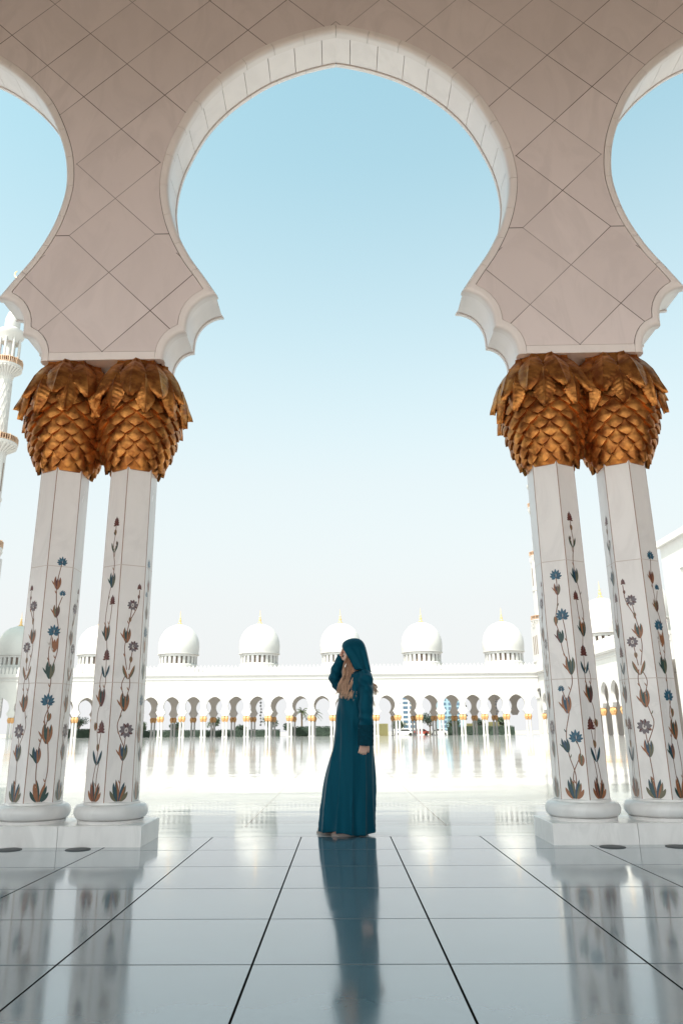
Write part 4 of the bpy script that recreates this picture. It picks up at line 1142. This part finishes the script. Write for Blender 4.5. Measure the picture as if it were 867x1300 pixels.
# cowl folds round the neck
mb = MB()
for k, (dz, r0, r1, tk) in enumerate(((.004, .062, .105, .017), (-.018, .072, .130, .017))):
    cx_, cz_ = px(334, 312 + k * 3)
    pts = []
    for i in range(25):
        a = 2 * pi * i / 24; pts.append((cx_ + r0 * cos(a), r1 * sin(a), cz_ + dz + .006 * cos(a) + .005 * sin(3 * a + k)))
    mb.tube(pts, tk, 10, cap=False)
mb.build('cowl', M['cloth'], per, smooth=180)
# hair: wavy locks
rnd = random.Random(11); mb = MB()
def lock(p0, p1, amp, turns, r, ph, ydrift=0.0):
    P = []; n = 22
    for i in range(n + 1):
        t = i / n; x = lerp(p0[0], p1[0], t) + amp * (t ** .7) * sin(turns * 2 * pi * t + ph); z = lerp(p0[1], p1[1], t)
        y = lerp(p0[2], p1[2], t ** .7) + amp * .8 * t * cos(turns * 2 * pi * t + ph) + ydrift * t; P.append((x, y, z))
    mb.tube(P, [(r * (1 - .75 * (i / n) ** 2), r * .55 * (1 - .6 * (i / n) ** 2)) for i in range(n + 1)], 6)
def L3(zx, zyv, y): x, z = px(zx, zyv); return (x, z, y)
def bunch(n, starts, ends, amp, turns, r, spread):
    """a loose lock: thin strands sharing one wave"""
    am, tu, ph = rnd.uniform(*amp), rnd.uniform(*turns), rnd.uniform(0, 6.28)
    for _ in range(n):
        s_ = tuple(v + rnd.gauss(0, spread * .4) for v in starts); e_ = tuple(v + rnd.gauss(0, spread) for v in ends)
        lock(s_, e_, am * rnd.uniform(.8, 1.2), tu * rnd.uniform(.94, 1.06), r * rnd.uniform(.7, 1.3), ph + rnd.uniform(-.22, .22))
for i in range(46):      # near side fall over the chest
    t = rnd.random(); q = rnd.random(); s0 = L3(lerp(254, 286, t), lerp(200, 262, t), -rnd.uniform(.050, .082))
    bunch(16, s0, L3(lerp(212, 304, q), lerp(385, 470, rnd.random() ** .6) - 30 * abs(q - .62), -rnd.uniform(.13, .19)), (.010, .020), (1.6, 2.5), .0034, .0055)
for i in range(9):      # stray front strands
    bunch(4, L3(rnd.uniform(250, 264), rnd.uniform(255, 290), -rnd.uniform(.03, .07)), L3(rnd.uniform(190, 225), rnd.uniform(400, 460), -rnd.uniform(.10, .17)), (.012, .024), (1.5, 2.4), .0024, .005)
for i in range(16):      # far side, blown behind the back
    bunch(7, L3(rnd.uniform(352, 370), rnd.uniform(318, 335), rnd.uniform(.02, .10)), L3(rnd.uniform(384, 418), rnd.uniform(385, 435), rnd.uniform(.05, .15)), (.010, .022), (1.4, 2.2), .0028, .006)
for i in range(4):
    bunch(4, L3(380, 395, rnd.uniform(.02, .08)), L3(rnd.uniform(397, 404), rnd.uniform(480, 515), rnd.uniform(.03, .1)), (.003, .007), (1, 1.4), .002, .003)
for i in range(70):      # temple hair under the hood
    a = rnd.uniform(-1, 1); e = L3(rnd.uniform(268, 330), rnd.uniform(250, 300), (-1 if a < 0 else 1) * rnd.uniform(.07, .085)); lock((hx - .045 + rnd.uniform(0, .03), hz + .075, a * .06), e, .006, 1.0, .006, rnd.uniform(0, 6))
mb.build('hair', M['hair'], per, smooth=180)

# ------------------------------------------------------------------ camera
cam = bpy.data.cameras.new('camera'); co = bpy.data.objects.new('camera', cam); C.objects.link(co); scene.camera = co
cam.sensor_fit = 'VERTICAL'; cam.sensor_height = 36; cam.lens = 36 * f_px / 1300; cam.shift_x = (433.5 - ppx) / 1300; cam.clip_start = .05; cam.clip_end = 8000
Mx = Matrix((Rr, Ur, -Fv)).transposed().to_4x4(); Mx.translation = CAM; co.matrix_world = Mx

# ------------------------------------------------------------------ light
SUNV = Vector((-0.30, -0.42, 0.856)).normalized()
el = math.asin(SUNV.z); az = math.atan2(SUNV.x, SUNV.y)
sun = bpy.data.lights.new('sun', 'SUN'); sun.energy = 2.7; sun.angle = radians(.53); sun.color = (1, .95, .91)
so = bpy.data.objects.new('sun', sun); C.objects.link(so); so.rotation_euler = SUNV.to_track_quat('Z', 'Y').to_euler()
w = bpy.data.worlds.new('World'); scene.world = w; w.use_nodes = True
nt = w.node_tree; bg = nt.nodes['Background']
sky = nt.nodes.new('ShaderNodeTexSky'); sky.sky_type = 'NISHITA'; sky.sun_disc = False; sky.sun_elevation = el; sky.sun_rotation = az
sky.air_density = 1.0; sky.dust_density = 2.0; sky.ozone_density = 1.0; sky.altitude = 0
def wmix(mode, f, a, b):
    m = nt.nodes.new('ShaderNodeMix'); m.data_type = 'RGBA'; m.blend_type = mode
    for k, v in ((0, f), (6, a), (7, b)):
        if isinstance(v, bpy.types.NodeSocket): nt.links.new(v, m.inputs[k])
        else: m.inputs[k].default_value = v
    return m.outputs[2]
tc = nt.nodes.new('ShaderNodeTexCoord'); sp = nt.nodes.new('ShaderNodeSeparateXYZ'); nt.links.new(tc.outputs['Generated'], sp.inputs[0])
rp = nt.nodes.new('ShaderNodeValToRGB'); nt.links.new(sp.outputs[2], rp.inputs[0])          # thick pale air low over the horizon
cr = rp.color_ramp; cr.elements[0].position = 0; cr.elements[0].color = (1.0,) * 3 + (1,); cr.elements[1].position = .80; cr.elements[1].color = (0.0,) * 3 + (1,)
for p_, v_ in ((.05, .99), (.16, .95), (.32, .79), (.50, .42), (.66, .15)): e_ = cr.elements.new(p_); e_.color = (v_,) * 3 + (1,)
clear = wmix('MULTIPLY', 1.0, sky.outputs[0], (0.866, 1.042, 0.723, 1))
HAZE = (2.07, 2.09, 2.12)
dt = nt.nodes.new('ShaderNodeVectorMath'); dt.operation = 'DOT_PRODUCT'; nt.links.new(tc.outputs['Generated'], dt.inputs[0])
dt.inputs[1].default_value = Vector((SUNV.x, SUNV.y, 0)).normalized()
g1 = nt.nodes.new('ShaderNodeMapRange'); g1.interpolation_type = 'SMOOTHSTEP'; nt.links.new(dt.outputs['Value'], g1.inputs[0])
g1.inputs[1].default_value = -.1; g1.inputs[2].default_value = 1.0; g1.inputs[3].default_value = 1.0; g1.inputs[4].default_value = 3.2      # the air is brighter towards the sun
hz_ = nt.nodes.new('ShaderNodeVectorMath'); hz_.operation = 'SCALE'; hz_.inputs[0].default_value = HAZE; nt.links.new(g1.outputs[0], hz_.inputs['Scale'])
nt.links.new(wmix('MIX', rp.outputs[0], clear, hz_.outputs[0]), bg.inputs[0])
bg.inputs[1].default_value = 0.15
vs = scene.view_settings; vs.view_transform = 'Standard'; vs.look = 'None'; vs.gamma = 1; vs.exposure = 1.5; vs.use_curve_mapping = False
scene.cycles.max_bounces = 10; scene.cycles.diffuse_bounces = 6; scene.cycles.glossy_bounces = 4
